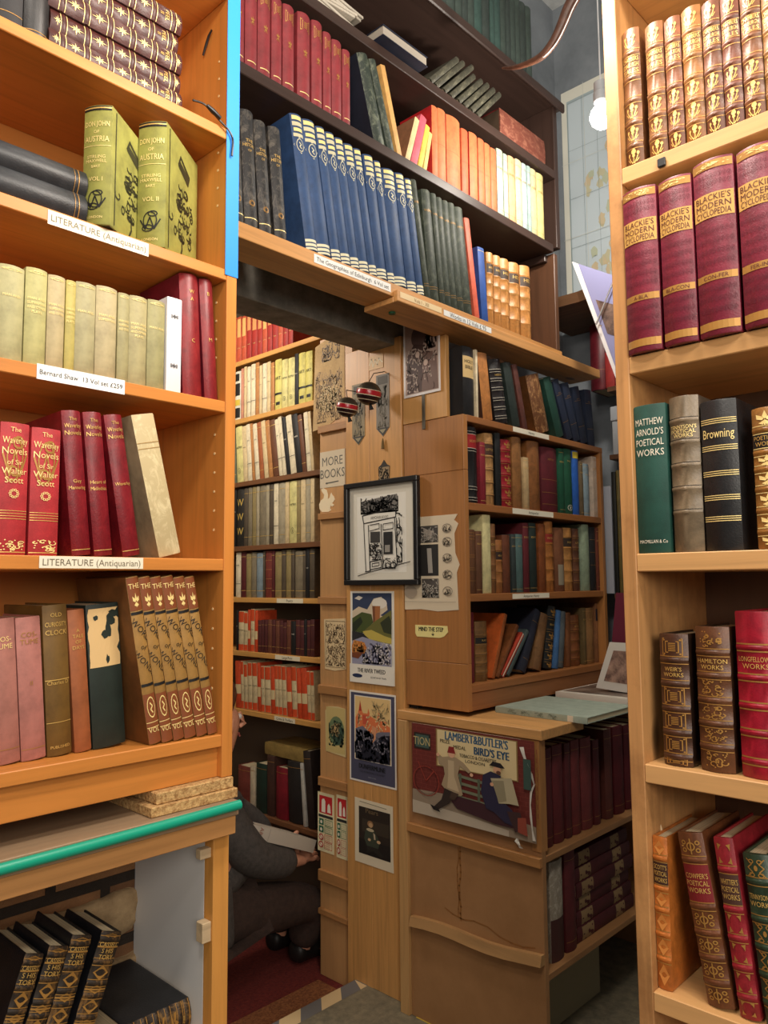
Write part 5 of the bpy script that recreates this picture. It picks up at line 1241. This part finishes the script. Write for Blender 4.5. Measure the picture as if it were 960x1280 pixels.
# sepia print on the pale end board
sep = [((232, 226, 222), rectp(0, 0, 1, 1)), ((176, 150, 136), rectp(.05, .03, .95, .97)), ((96, 72, 66), disc(.42, .28, .2, .14, 14)), ((80, 58, 52), [(.1, .5), (.3, .36), (.6, .4), (.7, .6), (.6, .96), (.1, .96)]), ((120, 94, 84), [(.55, .5), (.9, .5), (.94, .96), (.5, .96)]), scribble(44, 71, .08, .92, .4, .95, (206, 184, 170), .02, .12), scribble(26, 72, .08, .92, .45, .95, (84, 64, 58), .016, .12), scribble(20, 73, .6, .9, .2, .45, (70, 52, 46), .03, .18), ((206, 180, 164), disc(.4, .5, .06, .04)), ((206, 180, 164), disc(.62, .62, .06, .04))]
picture_at('sepia_print', 'Y', 1.9235, (504, 399), (551, 488), sep, 'sepia print of a crowd scene fixed to the pale end board', 'print', outline=[(.1, .04), (1, 0), (.97, .97), (0, 1)])
# torn page of plates on the side of the small bookcase
tp = [((70, 66, 62), rectp(.30, .10, .62, .28)), ((40, 38, 36), rectp(.30, .30, .62, .63)), ((84, 78, 72), rectp(.32, .66, .62, .86)), ((170, 164, 154), [(.42, .34), (.5, .34), (.52, .6), (.44, .6)]), ((160, 150, 138), [(.36, .13), (.55, .16), (.5, .26), (.38, .24)]), scribble(30, 81, .31, .61, .12, .27, (180, 172, 160), .01, .1), scribble(40, 82, .33, .61, .67, .85, (190, 182, 168), .012, .1), ((176, 160, 140), disc(.12, .8, .12, .07))]
tp += [('M', (150, 138, 122), ring(.78, v, .08, .045, .008, 12)) for v in (.14, .28, .45, .62, .79)] + [scribble(16, 90+k, .72, .84, v-.03, v+.03, (120, 108, 94), .008, .05) for k, v in enumerate((.14, .28, .45, .62, .79))] + [('S', (176, 164, 146), .006, [(.02, .9), (.92, .9)])]
picture_at('torn_plate_page', 'Y', 1.9285, (505, 648), (577, 765), tp, 'torn cream page of engraved plates pinned to the small bookcase side', 'print', mat=plain((218, 202, 174), .7), outline=[(0, 0), (.96, .0), (.9, .06), (.97, .1), (.9, .2), (.91, .4), (.98, .52), (.93, .6), (.95, .98), (.6, 1), (.3, .98), (0, .99)])
picture_at('mind_the_step_sign', 'Y', 1.9285, (519, 781), (560, 798), [('T', 'MIND THE STEP', .49, .5, .36, 'k', .74, .05), ('S', 'k', .012, [(.55, .56), (.55, .72)]), ('k', [(.5, .7), (.6, .7), (.55, .86)])], 'pale yellow card reading MIND THE STEP on the bookcase side', 'sign', mat=plain((240, 226, 150), .5), outline=[(0, 0), (.98, 0), (1, .5), (.88, .88), (.75, 1), (.05, .98), (0, .7)], thick=.003)
# tobacco poster on the cupboard side
BRK = (110, 44, 38); BR2 = (84, 32, 32)
lam = [(BRK, rectp(0, 0, 1, 1))] + [('M', (134, 62, 52), [q for k in range(16) for q in strip([(.0, .03+.045*k), (1, .03+.045*k)], .004)])]
lam += [('M', (134, 62, 52), [q for k in range(16) for j in range(12) for q in strip([(.04+.085*j+.04*(k % 2), .03+.045*k), (.04+.085*j+.04*(k % 2), .075+.045*k)], .004)])]
lam += [((150, 132, 112), [(0, .74), (.3, .72), (1, .84), (1, 1), (0, 1)]), ((190, 176, 156), [(0, .86), (.5, .9), (.8, .94), (.8, 1), (0, 1)]), ((46, 36, 30), rectp(.02, .1, .17, .28)), ((70, 92, 84), rectp(.035, .12, .155, .26)), ('T', 'TION', .09, .235, .09, (196, 176, 120), .8)]
lam += [((150, 120, 74), rectp(.22, .02, .88, .43)), ((226, 204, 154), rectp(.232, .03, .87, .42)), ('T', "LAMBERT&BUTLER'S", .555, .125, .088, (52, 92, 122), .74, .05), ('T', 'PRIZE', .30, .168, .04, (70, 62, 44), 1, .03), ('T', 'MEDAL', .425, .208, .038, (70, 62, 44), 1, .03), ('T', "BIRD'S EYE", .68, .232, .08, (36, 78, 110), .84, .06), ('T', 'TOBACCO & CIGARETTES', .57, .285, .036, (60, 56, 50), .8, .03), ('T', 'LONDON', .55, .335, .032, (60, 56, 50), 1.3, .03)]
lam += [('M', (150, 60, 48), ring(.13, .62, .115, .16, .008, 22)), ('M', (84, 30, 28), ring(.13, .62, .1, .145, .004, 22)), ('S', (150, 60, 48), .008, [(.06, .42), (.13, .62), (.2, .5)])]
for k in range(4): lam.append(((118, 122, 98), [(.38, .47+.075*k), (.64, .5+.07*k), (.64, .53+.07*k), (.38, .5+.075*k)]))
lam += [((92, 98, 80), rectp(.42, .46, .44, .74)), ((92, 98, 80), rectp(.57, .48, .59, .76)), ((64, 34, 40), [(.3, .7), (.6, .72), (.86, .78), (.86, .9), (.7, .9), (.4, .84)])]
lam += [((168, 146, 116), [(.28, .32), (.34, .30), (.40, .30), (.46, .34), (.52, .42), (.5, .44), (.43, .38), (.41, .48), (.45, .68), (.43, .7), (.38, .69), (.3, .66), (.27, .62), (.3, .5), (.29, .42), (.25, .4), (.235, .3), (.26, .3)]), ((196, 174, 140), [(.33, .34), (.38, .34), (.38, .5), (.42, .66), (.32, .64), (.33, .5)]), ((222, 172, 140), disc(.36, .275, .028, .036)), ((140, 40, 38), [(.325, .26), (.34, .19), (.38, .19), (.395, .26)]), ((222, 172, 140), disc(.525, .45, .014, .02)), ((222, 172, 140), disc(.245, .3, .014, .02)),
        ((52, 40, 34), [(.3, .65), (.4, .68), (.34, .8), (.24, .9), (.2, .88), (.27, .78)]), ((30, 24, 22), [(.17, .86), (.24, .88), (.26, .92), (.2, .91)]), ((74, 56, 46), [(.36, .67), (.42, .68), (.38, .76), (.34, .74)])]
lam += [((44, 40, 66), [(.62, .42), (.68, .37), (.76, .4), (.72, .6), (.84, .72), (.86, .88), (.78, .86), (.7, .78), (.64, .76), (.6, .6)]), ((214, 162, 128), disc(.73, .345, .03, .036)), ((32, 28, 32), [(.67, .31), (.7, .265), (.76, .27), (.79, .315), (.76, .32)]), ((96, 60, 44), disc(.742, .37, .018, .02)), ((186, 174, 142), [(.68, .44), (.84, .4), (.86, .5), (.89, .66), (.82, .66), (.74, .68), (.72, .58)]), ((150, 140, 112), [(.69, .46), (.78, .44), (.8, .64), (.74, .67)]), ((214, 162, 128), disc(.69, .5, .014, .02)), ((64, 40, 40), [(.8, .74), (.9, .72), (.93, .88), (.86, .93)]), ((150, 70, 52), [(.88, .78), (.94, .76), (.95, .94), (.88, .92)])]
lam += [((60, 84, 76), rectp(.93, .18, .985, .48))]
TPO = picture_at('tobacco_poster', 'Y', XC-.0175, (515, 903), (671, 1055), lam, 'torn vintage tobacco advert poster on the brown cupboard side', 'poster', outline=[(0, 0), (.9, .0), (.93, .12), (.97, .3), (1, .42), (.97, .6), (.975, .98), (.9, .97), (.86, 1), (.45, .965), (0, .93)], mat=plain((232, 226, 214), .4))
# its right edge has torn and curled over, showing the white back, and a tab dangles from the foot
def curl(name, pts, wd, label):
    V, Fs = [], []
    for (u, v, t_, k) in pts:
        x, z = u*TPW-TPW/2, TPH-v*TPH
        for a in (-.5, 0, .5): V.append((x+a*wd*math.cos(t_), -.004-wd*.5*abs(math.sin(t_))*(a+.5)*k, z+.15*a*wd))
    for k in range(len(pts)-1):
        for j in (0, 1): Fs.append((k*3+j, k*3+j+1, (k+1)*3+j+1, (k+1)*3+j))
    mesh(name, V, Fs, plain((236, 232, 222), .4), TPO)['label'] = label
TPW = max(v.co.x for v in TPO.data.vertices)*2; TPH = max(v.co.z for v in TPO.data.vertices); LOC[TPO.name] = None
curl('torn_edge', [(.90, .07, .2, 1), (.915, .14, .6, 1), (.94, .24, .9, 1), (.965, .32, .7, 1), (.985, .42, 1.0, 1), (.962, .50, .8, 1), (.955, .62, 1.0, 1), (.957, .74, .8, 1), (.965, .86, 1.0, 1), (.975, .97, .6, 1)], .016, 'white torn edge of the poster curling over')
curl('torn_tab', [(.86, .985, .9, 1), (.852, 1.02, .3, 1), (.87, 1.05, .8, 1), (.885, 1.075, .5, 1)], .018, 'white torn tab dangling from the foot of the poster')
# two striped balls hanging from the reveal
def ball(px, py, depth_x, r_, label, cy_=-.01):
    c = on(px, py, 0, depth_x)
    t = thing('hanging_ball', c, label, 'bauble', 'striped hanging balls')
    prof = []
    mats = [plain((58, 50, 40), .35), plain((170, 22, 36), .3), plain((206, 190, 160), .4), plain((40, 18, 18), .3)]
    bands = [(-90, -62, 0), (-62, -36, 3), (-36, -32, 2), (-32, -12, 3), (-12, -8, 2), (-8, 16, 1), (16, 19, 2), (19, 90, 0)]
    ax = Matrix.Rotation(math.radians(14), 4, 'X')
    V, Fs, mi = [], [], []
    n = 20
    for a0, a1, m in bands:
        st = max(1, int((a1-a0)/9))
        for k in range(st):
            p, q = math.radians(a0+(a1-a0)*k/st), math.radians(a0+(a1-a0)*(k+1)/st)
            for j in range(n):
                u, v = 2*PI*j/n, 2*PI*(j+1)/n
                b = len(V)
                for (e, w) in ((p, u), (p, v), (q, v), (q, u)): V.append(c+(ax @ Vector((r_*math.cos(e)*math.cos(w), r_*math.cos(e)*math.sin(w), r_*.92*math.sin(e)))))
                Fs.append((b, b+1, b+2, b+3)); mi.append(m)
    o = mesh('ball', V, Fs, mats, t, mi)
    bm = bmesh.new(); bm.from_mesh(o.data); bmesh.ops.remove_doubles(bm, verts=bm.verts, dist=.00005); bm.to_mesh(o.data); bm.free()
    o.data.polygons.foreach_set('use_smooth', [True]*len(o.data.polygons))
    tube('cord', [c+Vector((0, 0, r_*.9)), c+Vector((.02, cy_*.5, r_+.03)), (XP-.001, c.y+cy_, c.z+r_+.045)], .0016, plain((40, 34, 28), .7), t, 6)
    tube('fringe', [c+Vector((.004, -.004, -r_*.9)), c+Vector((.008, -.006, -r_-.012))], [.004, .008], plain((34, 32, 30), .9), t, 7)
ball(434, 509, 1.765, .037, 'smaller dark striped ball with red band, lower of the hanging pair', .05)
ball(461, 492, 1.86, .044, 'larger dark striped ball with red band, upper of the hanging pair')

# wall map, on the far wall beyond the dark bookcase
mp_ = [((222, 220, 206), rectp(.0, 0, 1, 1)), ((168, 182, 186), rectp(.08, .05, .95, .96)), ((196, 208, 214), rectp(.1, .065, .93, .95))]
r = random.Random(8)
for k in range(26):
    cx, cy = r.choice([(.55, .45), (.6, .62), (.45, .85), (.62, .83), (.7, .3)]); cx += r.gauss(0, .1); cy += r.gauss(0, .04)
    if .14 < cx < .88 and .1 < cy < .92:
        mp_.append((r.choice([(196, 190, 158), (204, 186, 152), (184, 190, 164)]), [(cx+r.uniform(.02, .06)*math.cos(a*PI/4.5), cy+r.uniform(.01, .035)*math.sin(a*PI/4.5)) for a in range(9)]))
mp_ += [('S', (128, 146, 150), .004, [(.1, .065+.22*k), (.93, .065+.22*k)]) for k in range(5)] + [('S', (128, 146, 150), .004, [(.1+.21*k, .065), (.1+.21*k, .95)]) for k in range(5)] + [('S', (206, 208, 200), .006, [(.0, .34), (1, .34)]), ('S', (206, 208, 200), .006, [(.0, .68), (1, .68)]), ('S', (206, 208, 200), .006, [(.34, 0), (.34, 1)])]
picture_at('wall_map', 'Y', XW-.003, (701, 118), (800, 366), mp_, 'large faded folding map hanging on the grey wall behind the light bulb', 'map', mat=plain((206, 204, 188), .7))
# magazine in a wire holder by the map
MG = thing('hanging_magazine', on(745, 420, 0, 2.45), 'white and lavender magazine leaning in a wire holder below the map', 'magazine')
P = [on(x, y, 0, 2.45) for x, y in ((715, 327), (778, 348), (815, 500), (775, 487))]
Q = [p+Vector((.014, 0, 0)) for p in P]
mesh('pages', P+Q, [(3, 2, 1, 0), (4, 5, 6, 7), (0, 1, 5, 4), (1, 2, 6, 5), (2, 3, 7, 6), (3, 0, 4, 7)], plain((228, 226, 228), .5), MG)
def mix(u, v): return (P[0]*(1-u)+P[1]*u)*(1-v)+(P[3]*(1-u)+P[2]*u)*v
mesh('cover', [mix(u, v)-Vector((.0008, 0, 0)) for u, v in ((.13, 0), (1, 0), (1, 1), (.13, 1))], [(0, 1, 2, 3)], plain((140, 142, 182), .35), MG)
mesh('cover_photograph', [mix(u, v)-Vector((.0016, 0, 0)) for u, v in ((.25, .28), (1, .26), (1, .55), (.25, .55))], [(0, 1, 2, 3)], rough_surface((52, 40, 40), (140, 116, 104), 22, .4, 0, 'printed_photograph'), MG)
w0 = [on(x, y, 0, 2.435) for x, y in ((776, 328), (745, 406), (752, 407))]
tag(tube('hanging_wire_holder', w0, .003, plain((190, 190, 190), .3, .8), None, 8), 'bent wire holding the lavender magazine upright', 'wire')
# corner shelf things
row('Y', 2.87, 2.14, [(737, 755, 405, B('maroon bound volume', leather((96, 24, 34), .3), [('l', .3, .001, 'd')], bulge=.2), 735), (757, 768, 440, B('short red book', cloth((170, 52, 50)), bulge=.1))], 'on the corner shelf below the magazine', 'red books on the corner shelf', depth=.18, aL='the small bookcase')
BXo = thing('box_file', (2.95, 1.4, 1.861), 'pale grey cardboard box on the corner shelf beside the navy volumes', 'box')
box('box', 2.89, 3.07, 1.30, 1.455, 1.8606, 2.0, plain((176, 180, 184), .7), BXo, .003); box('lid', 2.885, 3.075, 1.295, 1.459, 2.0005, 2.06, plain((168, 172, 178), .7), BXo, .003)
row('Y', 2.87, 1.30, [(757, 768, 608, B('tall pale grey folder', plain((172, 178, 190), .6), bulge=.04)), (769, 774, 590, B('narrow black book', cloth((26, 28, 24)), bulge=.1)), (775, 779, 588, B('narrow olive book', cloth((112, 98, 52)), bulge=.1)), (780, 785, 590, B('dark green narrow book', cloth((30, 44, 34)), bulge=.1))], 'in the corner shelves', 'tall books in the corner shelves', depth=.18, off=-.005, ratio=.5, zmax=.53, aL='the small bookcase')
pass
# greetings card and maroon board standing behind the flat books
def quad_slab(name, pts, d, mat, parent=None):
    Qs = [p+Vector(d) for p in pts]
    return mesh(name, pts+Qs, [(3, 2, 1, 0), (4, 5, 6, 7), (0, 1, 5, 4), (1, 2, 6, 5), (2, 3, 7, 6), (3, 0, 4, 7)], mat, parent)
MB_ = [Vector((q.x, q.y, max(q.z, .9632))) for q in (on(x, y, 0, 2.56) for x, y in ((770, 741), (800, 741), (800, 860), (760, 860)))]
tag(quad_slab('maroon_board', MB_, (.006, 0, 0), plain((104, 28, 50), .6)), 'maroon board standing behind the white print card at the cupboard end', 'board')
CDt = thing('print_card', on(770, 840, 0, 2.52), 'white mounted print of a reddish scene leaning against the maroon board', 'print')
P = [on(x, y, 0, 2.53) for x, y in ((762, 804), (800, 806), (800, 870), (745, 861))]
zlow = min(p.z for p in P); P = [p+Vector((0, 0, max(0, .9632-zlow))) for p in P]
quad_slab('mount', P, (.004, 0, 0), plain((222, 216, 206), .6), CDt)
mesh('printed_picture', [mix(u, v)-Vector((.0006, 0, 0)) for u, v in ((.2, .17), (1, .17), (1, .83), (.14, .83))], [(0, 1, 2, 3)], rough_surface((84, 60, 56), (196, 160, 140), 30, .5, 0, 'printed_scene'), CDt)
# pale box of papers and black bag under the cupboard's lowest shelf
bxp = thing('paper_box', (2.35, YC+.1, 0), 'pale box of papers on the floor under the cupboard shelves', 'box')
box('box', 2.1, 2.42, YC+.12, YC+.36, .0005, .2, plain((140, 128, 98), .8), bxp, .003); box('papers', 2.11, 2.41, YC+.13, YC+.35, .2005, .225, pages((150, 138, 108)), bxp, .001)
# slip of torn paper in the calf book, clip and cable
sp = on(822, 1050, 0, XR+.04)
tag(mesh('paper_bookmark', [sp+Vector((0, .012, -.006)), sp+Vector((0, -.012, -.006)), sp+Vector((.0, -.002, .03)), sp+Vector((.01, .006, .052)), sp+Vector((.006, .012, .03)), sp+Vector((.0015, .012, -.006)), sp+Vector((.0015, -.012, -.006)), sp+Vector((.0015, -.002, .03))], [(0, 1, 2, 4), (2, 3, 4), (5, 6, 7)], plain((220, 198, 160), .8)), 'torn paper slip sticking up from the orange calf book', 'bookmark')
tag(box('black_clip', XR-.0045, XR-.0002, yat(832, 1.895)-.001, yat(823, 1.895), 1.888, 1.9, plain((22, 22, 22), .5), bev=.001), 'small black cable clip on the front edge of the top pine shelf', 'clip')
cab = [(.62, YL-.004, 2.13), (.69, YL-.005, 2.10), (.715, YL-.006, 2.088)]
c2 = [on(x, y, 1, YL-.006) for x, y in ((241, 125), (255, 130), (265, 140), (276, 152), (286, 163), (291, 175), (290, 195))]
CBL = thing('power_cord', c2[2], 'black cable with a plug crossing the corner of the orange bookcase', 'cable')
tube('wire', catmull(c2, 5), .0018, plain((20, 20, 22), .4), CBL, 6)
tube('plug', [c2[1]+Vector((.004, -.003, -.002)), c2[2]+Vector((0, -.003, 0)), c2[3]+Vector((-.003, -.003, .003))], [.003, .0046, .0034], plain((18, 18, 20), .4), CBL, 8)
e = [on(x, y, 0, .7262) for x, y in ((266, 38), (262, 46), (259, 56), (255, 70))]
tag(tube('cable_tie', [p-Vector((.002, 0, 0)) for p in e], [.0016, .0022, .0024, .0018], plain((20, 18, 18), .5), None, 6), 'short black strap on the inside of the orange bookcase side', 'strap')
# hanging horn; the highlight along its edge is put in as a white tube
hp = catmull([on(x, y, 0, 2.0) for x, y in ((628, 85), (642, 84.5), (658, 80), (676, 71), (691, 54), (702, 32), (712, 8), (726, -14), (745, -26))], 5)
n = len(hp)
HN = thing('horn', hp[n//2], 'long curved brown horn hanging high in front of the grey wall', 'horn')
tube('horn_body', hp, [.003+.019*(k/(n-1))**.75 for k in range(n)], leather((92, 60, 46), .8), HN, 12)
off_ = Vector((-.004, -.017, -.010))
tube('edge_highlight', [p+off_*(.4+.9*k/(n-1)) for k, p in enumerate(hp)][4:], .0018, plain((240, 240, 240), .4), HN, 6)
tube('hanging_string', [hp[-1], hp[-1]+Vector((0, 0, ZC-hp[-1].z))], .0015, plain((200, 200, 196), .6), HN, 6)

# ================================================================ PERSON CROUCHED BEYOND THE DOOR
def skin_mesh(name, joints, edges, mat, parent, sub=2, root=0):
    me = bpy.data.meshes.new(name)
    me.from_pydata([tuple(j[0]) for j in joints], edges, [])
    o = bpy.data.objects.new(name, me); COL.objects.link(o)
    sk = o.modifiers.new('skin', 'SKIN'); sk.use_smooth_shade = True
    for i, j in enumerate(joints):
        rr = j[1] if isinstance(j[1], tuple) else (j[1], j[1])
        me.skin_vertices[0].data[i].radius = rr; me.skin_vertices[0].data[i].use_root = (i == root)
    sb = o.modifiers.new('sub', 'SUBSURF'); sb.levels = sub; sb.render_levels = sub
    dg = bpy.context.evaluated_depsgraph_get(); m2 = bpy.data.meshes.new_from_object(o.evaluated_get(dg))
    bpy.data.objects.remove(o); m2.name = name
    m2.materials.clear(); m2.materials.append(mat)
    m2.polygons.foreach_set('use_smooth', [True]*len(m2.polygons))
    off = LOC[parent.name]
    m2.transform(Matrix.Translation(-off))
    return link(name, m2, parent)
def pj(px, py, y): return on(px, py, 1, y)
pel = pj(262, 1140, 2.32); PE = thing('person', (pel.x, pel.y, LZ), 'person crouched beyond the doorway in a grey coat, reading a white book', 'person')
chest = pj(268, 1030, 2.33); neck = pj(262, 972, 2.33); head = pj(274, 905, 2.33)
shR, elR, wrR = pj(282, 1030, 2.28), pj(316, 1074, 2.27), pj(372, 1078, 2.28)
shL, elL, wrL = pj(280, 1015, 2.50), pj(318, 1036, 2.50), pj(358, 1056, 2.44)
for q_ in (wrR, wrL): q_.x = min(q_.x, 1.93)
hipR, knR, ftR = pj(268, 1145, 2.30), pj(396, 1124, 2.28), pj(345, 1190, 2.32)
hipL, knL, ftL = pj(268, 1145, 2.44), pj(390, 1112, 2.46), pj(340, 1160, 2.46)
for q_ in (knR, knL): q_.x = min(q_.x, 2.005)
for q_ in (ftR, ftL): q_.x = 1.965
ftR.z = LZ+.05; ftL.z = LZ+.05
skinm = rough_surface((206, 142, 112), (222, 160, 130), 20, .5, .05, 'skin')
dirR = (wrR-elR).normalized(); 
toe = Vector((.13, -.02, -.015))
J = [(pel, .07), (chest, .08), (neck, .05), (head-Vector((0, 0, .02)), .075), (head+Vector((.02, 0, .075)), .07), (shR, .04), (elR, .04), (wrR, .026), (shL, .04), (elL, .04), (wrL, .026), (hipR, .06), (knR, .05), (ftR, .038), (ftR+toe, .03), (hipL, .06), (knL, .05), (ftL, .038), (ftL+toe, .03)]
Ed = [(0, 1), (1, 2), (2, 3), (3, 4), (1, 5), (5, 6), (6, 7), (1, 8), (8, 9), (9, 10), (0, 11), (11, 12), (12, 13), (13, 14), (0, 15), (15, 16), (16, 17), (17, 18)]
# hands are grown on the same skeleton
def add_hand(wi, d, upv, side):
    w = J[wi][0]
    palm = w+d*.055; J.append((palm, (.03, .016))); pi_ = len(J)-1; Ed.append((wi, pi_))
    for k, L_ in enumerate((.062, .070, .066, .052)):
        o = side*(.027-.018*k)
        b = palm+d*.022+o; m = b+d*L_*.5-upv*.004; t = m+d*L_*.36-upv*.016
        i0 = len(J); J.extend([(b, .0095), (m, .0088), (t, .0078)]); Ed.extend([(pi_, i0), (i0, i0+1), (i0+1, i0+2)])
    b = w+d*.028+side*.026; m = b+d*.026+side*.02+upv*.012; t = m+d*.026+side*.006+upv*.008
    i0 = len(J); J.extend([(b, .011), (m, .0095), (t, .0085)]); Ed.extend([(wi, i0), (i0, i0+1), (i0+1, i0+2)])
add_hand(7, Vector((.9, .3, .1)).normalized(), Vector((0, 0, 1)), Vector((-.2, .75, .6)).normalized())
add_hand(10, Vector((.95, -.2, .1)).normalized(), Vector((0, 0, 1)), Vector((.1, -.75, .6)).normalized())
skin_mesh('body', J, Ed, skinm, PE, 2)
coat = rough_surface((66, 62, 60), (88, 82, 78), 60, .9, .3, 'grey_wool')
CJ = [(pel+Vector((-.02, 0, .02)), (.15, .18)), (chest, (.15, .2)), (neck-Vector((0, 0, .0)), .10), (shR, .088), (elR, .074), (elR*.5+wrR*.5, .066), (wrR-dirR*.02, .058), (shL, .088), (elL, .072), (wrL-(wrL-elL).normalized()*.03, .056)]
CE = [(0, 1), (1, 2), (1, 3), (3, 4), (4, 5), (5, 6), (1, 7), (7, 8), (8, 9)]
skin_mesh('coat', CJ, CE, coat, PE, 2)
t0, t1 = pj(289, 1085, 2.2), pj(291, 1200, 2.2)
skin_mesh('coat_tail', [(t0+Vector((-.06, 0, 0)), (.04, .06)), ((t0+t1)/2+Vector((-.05, 0, 0)), (.038, .06)), (t1+Vector((-.05, 0, .03)), (.038, .06))], [(0, 1), (1, 2)], coat, PE, 1)
trs = rough_surface((46, 32, 26), (64, 46, 38), 50, .9, .3, 'brown_trousers')
TJ = [(pel+Vector((0, 0, -.02)), .13), (hipR, .105), (knR, .08), (ftR+Vector((0, 0, .01)), .06), (hipL, .105), (knL, .08), (ftL+Vector((0, 0, .01)), .06)]
skin_mesh('trousers', TJ, [(0, 1), (1, 2), (2, 3), (0, 4), (4, 5), (5, 6)], trs, PE, 2)
shoe = plain((26, 22, 20), .5)
for f in (ftR, ftL): skin_mesh('shoe', [(f+Vector((-.04, 0, 0)), .045), (f+Vector((.05, 0, -.005)), .043), (f+Vector((.13, -.02, -.015)), .033)], [(0, 1), (1, 2)], shoe, PE, 2)
hair = rough_surface((78, 44, 30), (120, 72, 48), 60, .6, .6, 'brown_hair')
skin_mesh('hair', [(head+Vector((-.065, 0, -.03)), .05), (head+Vector((-.05, 0, .06)), .07), (head+Vector((.0, 0, .115)), .075), (head+Vector((.06, 0, .12)), .045), (head+Vector((-.02, -.06, .05)), .035), (head+Vector((-.02, .06, .05)), .035)], [(0, 1), (1, 2), (2, 3), (1, 4), (1, 5)], hair, PE, 2)
fz_ = head+Vector((.075, 0, 0))
vs, fs = tube_geo([fz_+Vector((.012, 0, .03)), fz_+Vector((.02, 0, .01)), fz_+Vector((.03, 0, -.01)), fz_+Vector((.012, 0, -.022))], [.006, .009, .012, .006], 8)
mesh('nose', vs, fs, skinm, PE, smooth=60)
for s in (-1, 1):
    lathe('eye', fz_+Vector((-.012, s*.03, .022)), [(.003, -.010), (.009, -.006), (.011, 0), (.009, .006), (.003, .010)], plain((226, 220, 214), .3), PE, 10)
    lathe('ear', head+Vector((-.005, s*.076, .005)), [(.004, -.03), (.012, -.02), (.015, 0), (.014, .02), (.005, .03)], skinm, PE, 8)
vs, fs = tube_geo([fz_+Vector((-.004, -.024, -.048)), fz_+Vector((.008, 0, -.046)), fz_+Vector((-.004, .024, -.048))], [.003, .006, .003], 8)
mesh('mouth', vs, fs, plain((166, 86, 80), .5), PE, smooth=60)
# the book held
bq = [pj(312, 1046, 2.24), pj(396, 1066, 2.24)]
dvec = (bq[1]-bq[0]); Lb = dvec.length
hb_ = B('x', plain((196, 186, 172), .6), [('t', 'ART', .16, -.05, (150, 80, 60)), ('r', .3, .305, (150, 140, 130))], flat=1)
ang = math.asin(dvec.z/Lb); yaw_ = math.atan2(dvec.y, dvec.x)
M = Matrix.Rotation(yaw_, 4, 'Z') @ Matrix.Rotation(-ang, 4, 'Y') @ Matrix.Rotation(PI/2, 4, 'Y')
t = make_book(M, (0, 0, 0), .045, Lb, .17, hb_, 'thick white book held open-handed by the crouching person', None)
t.matrix_world = Matrix.Translation(bq[0]+Vector((0, 0, .045))) @ M

# ================================================================ LIGHTS
def bulb(loc, r_, power, col, name='pendant_bulb', label='', cord=None):
    t = thing(name, loc, label, 'lamp')
    c = Vector(loc)
    lathe('glass', c, [(r_*.35, r_*1.15), (r_*.55, r_*.85), (r_*.85, r_*.5), (r_, 0), (r_*.85, -r_*.5), (r_*.5, -r_*.87), (r_*.1, -r_)], emit(col, 26), t, 20)
    lathe('holder', c, [(r_*.5, r_*1.16), (r_*.62, r_*1.3), (r_*.62, r_*2.1), (r_*.5, r_*2.2), (r_*.56, r_*2.3), (r_*.56, r_*3.0), (r_*.2, r_*3.2)], plain((160, 164, 168), .45), t, 18)
    tube('cord', [c+Vector((0, 0, r_*3.2)), (c.x, c.y, cord)], .0025, plain((196, 198, 200), .5), t, 6)
    l = bpy.data.lights.new('bulb_light', 'POINT'); l.energy = power; l.color = lin(col)[:3]; l.shadow_soft_size = r_*1.1
    lo = bpy.data.objects.new('bulb_light', l); COL.objects.link(lo); lo.location = c+Vector((0, 0, -r_*1.6)) ; return t
d = FW*F + RT*(752-480) - UP*(146-640)
bl = CAM+d/F*2.45
bulb(bl, .038, 24, (255, 246, 232), 'pendant_bulb', 'lit bare bulb hanging on a white cord in front of the wall map', ZC)
def lamp(loc, power, size, col, rot=(0, 0, 0), kind='AREA'):
    l = bpy.data.lights.new('unseen_light', kind); l.energy = power; l.color = lin(col)[:3]
    if kind == 'AREA': l.shape = 'DISK'; l.size = size
    else: l.shadow_soft_size = size
    o = bpy.data.objects.new('unseen_light', l); COL.objects.link(o); o.location = loc; o.rotation_euler = rot
WARM = (255, 244, 230)
lamp((-.15, .2, 2.75), 34, .12, WARM, kind='POINT')
lamp((.8, .5, 2.3), 24, .12, WARM, kind='POINT')  # added fill to brighten the post and cupboard, no fixture here
lamp((.55, -.45, 2.6), 50, .12, WARM, kind='POINT')
lamp((1.1, .75, 3.5), 14, .14, WARM, kind='POINT')
lamp((1.35, 2.75, 2.45), 30, .1, WARM, kind='POINT')
lamp((-.6, -1.3, 1.95), 34, 1.1, (255, 246, 232), (math.radians(88), 0, math.radians(-46)))  # added soft frontal fill behind the camera
w = bpy.data.worlds.new('room_air'); scn.world = w; w.use_nodes = True
w.node_tree.nodes['Background'].inputs['Color'].default_value = (1, .95, .88, 1)
w.node_tree.nodes['Background'].inputs['Strength'].default_value = .13

# ================================================================ CAMERA
cd = bpy.data.cameras.new('camera'); co = bpy.data.objects.new('camera', cd); COL.objects.link(co)
cd.sensor_fit = 'VERTICAL'; cd.sensor_height = 36; cd.lens = 36*F/1280
cd.clip_start = .02; cd.clip_end = 60
co.matrix_world = Matrix(((RT.x, UP.x, -FW.x, CAM.x), (RT.y, UP.y, -FW.y, CAM.y), (RT.z, UP.z, -FW.z, CAM.z), (0, 0, 0, 1)))
scn.camera = co
scn.view_settings.view_transform = 'Standard'; scn.view_settings.look = 'None'
scn.view_settings.gamma = 1; scn.view_settings.use_curve_mapping = False
scn.view_settings.exposure = 0.0
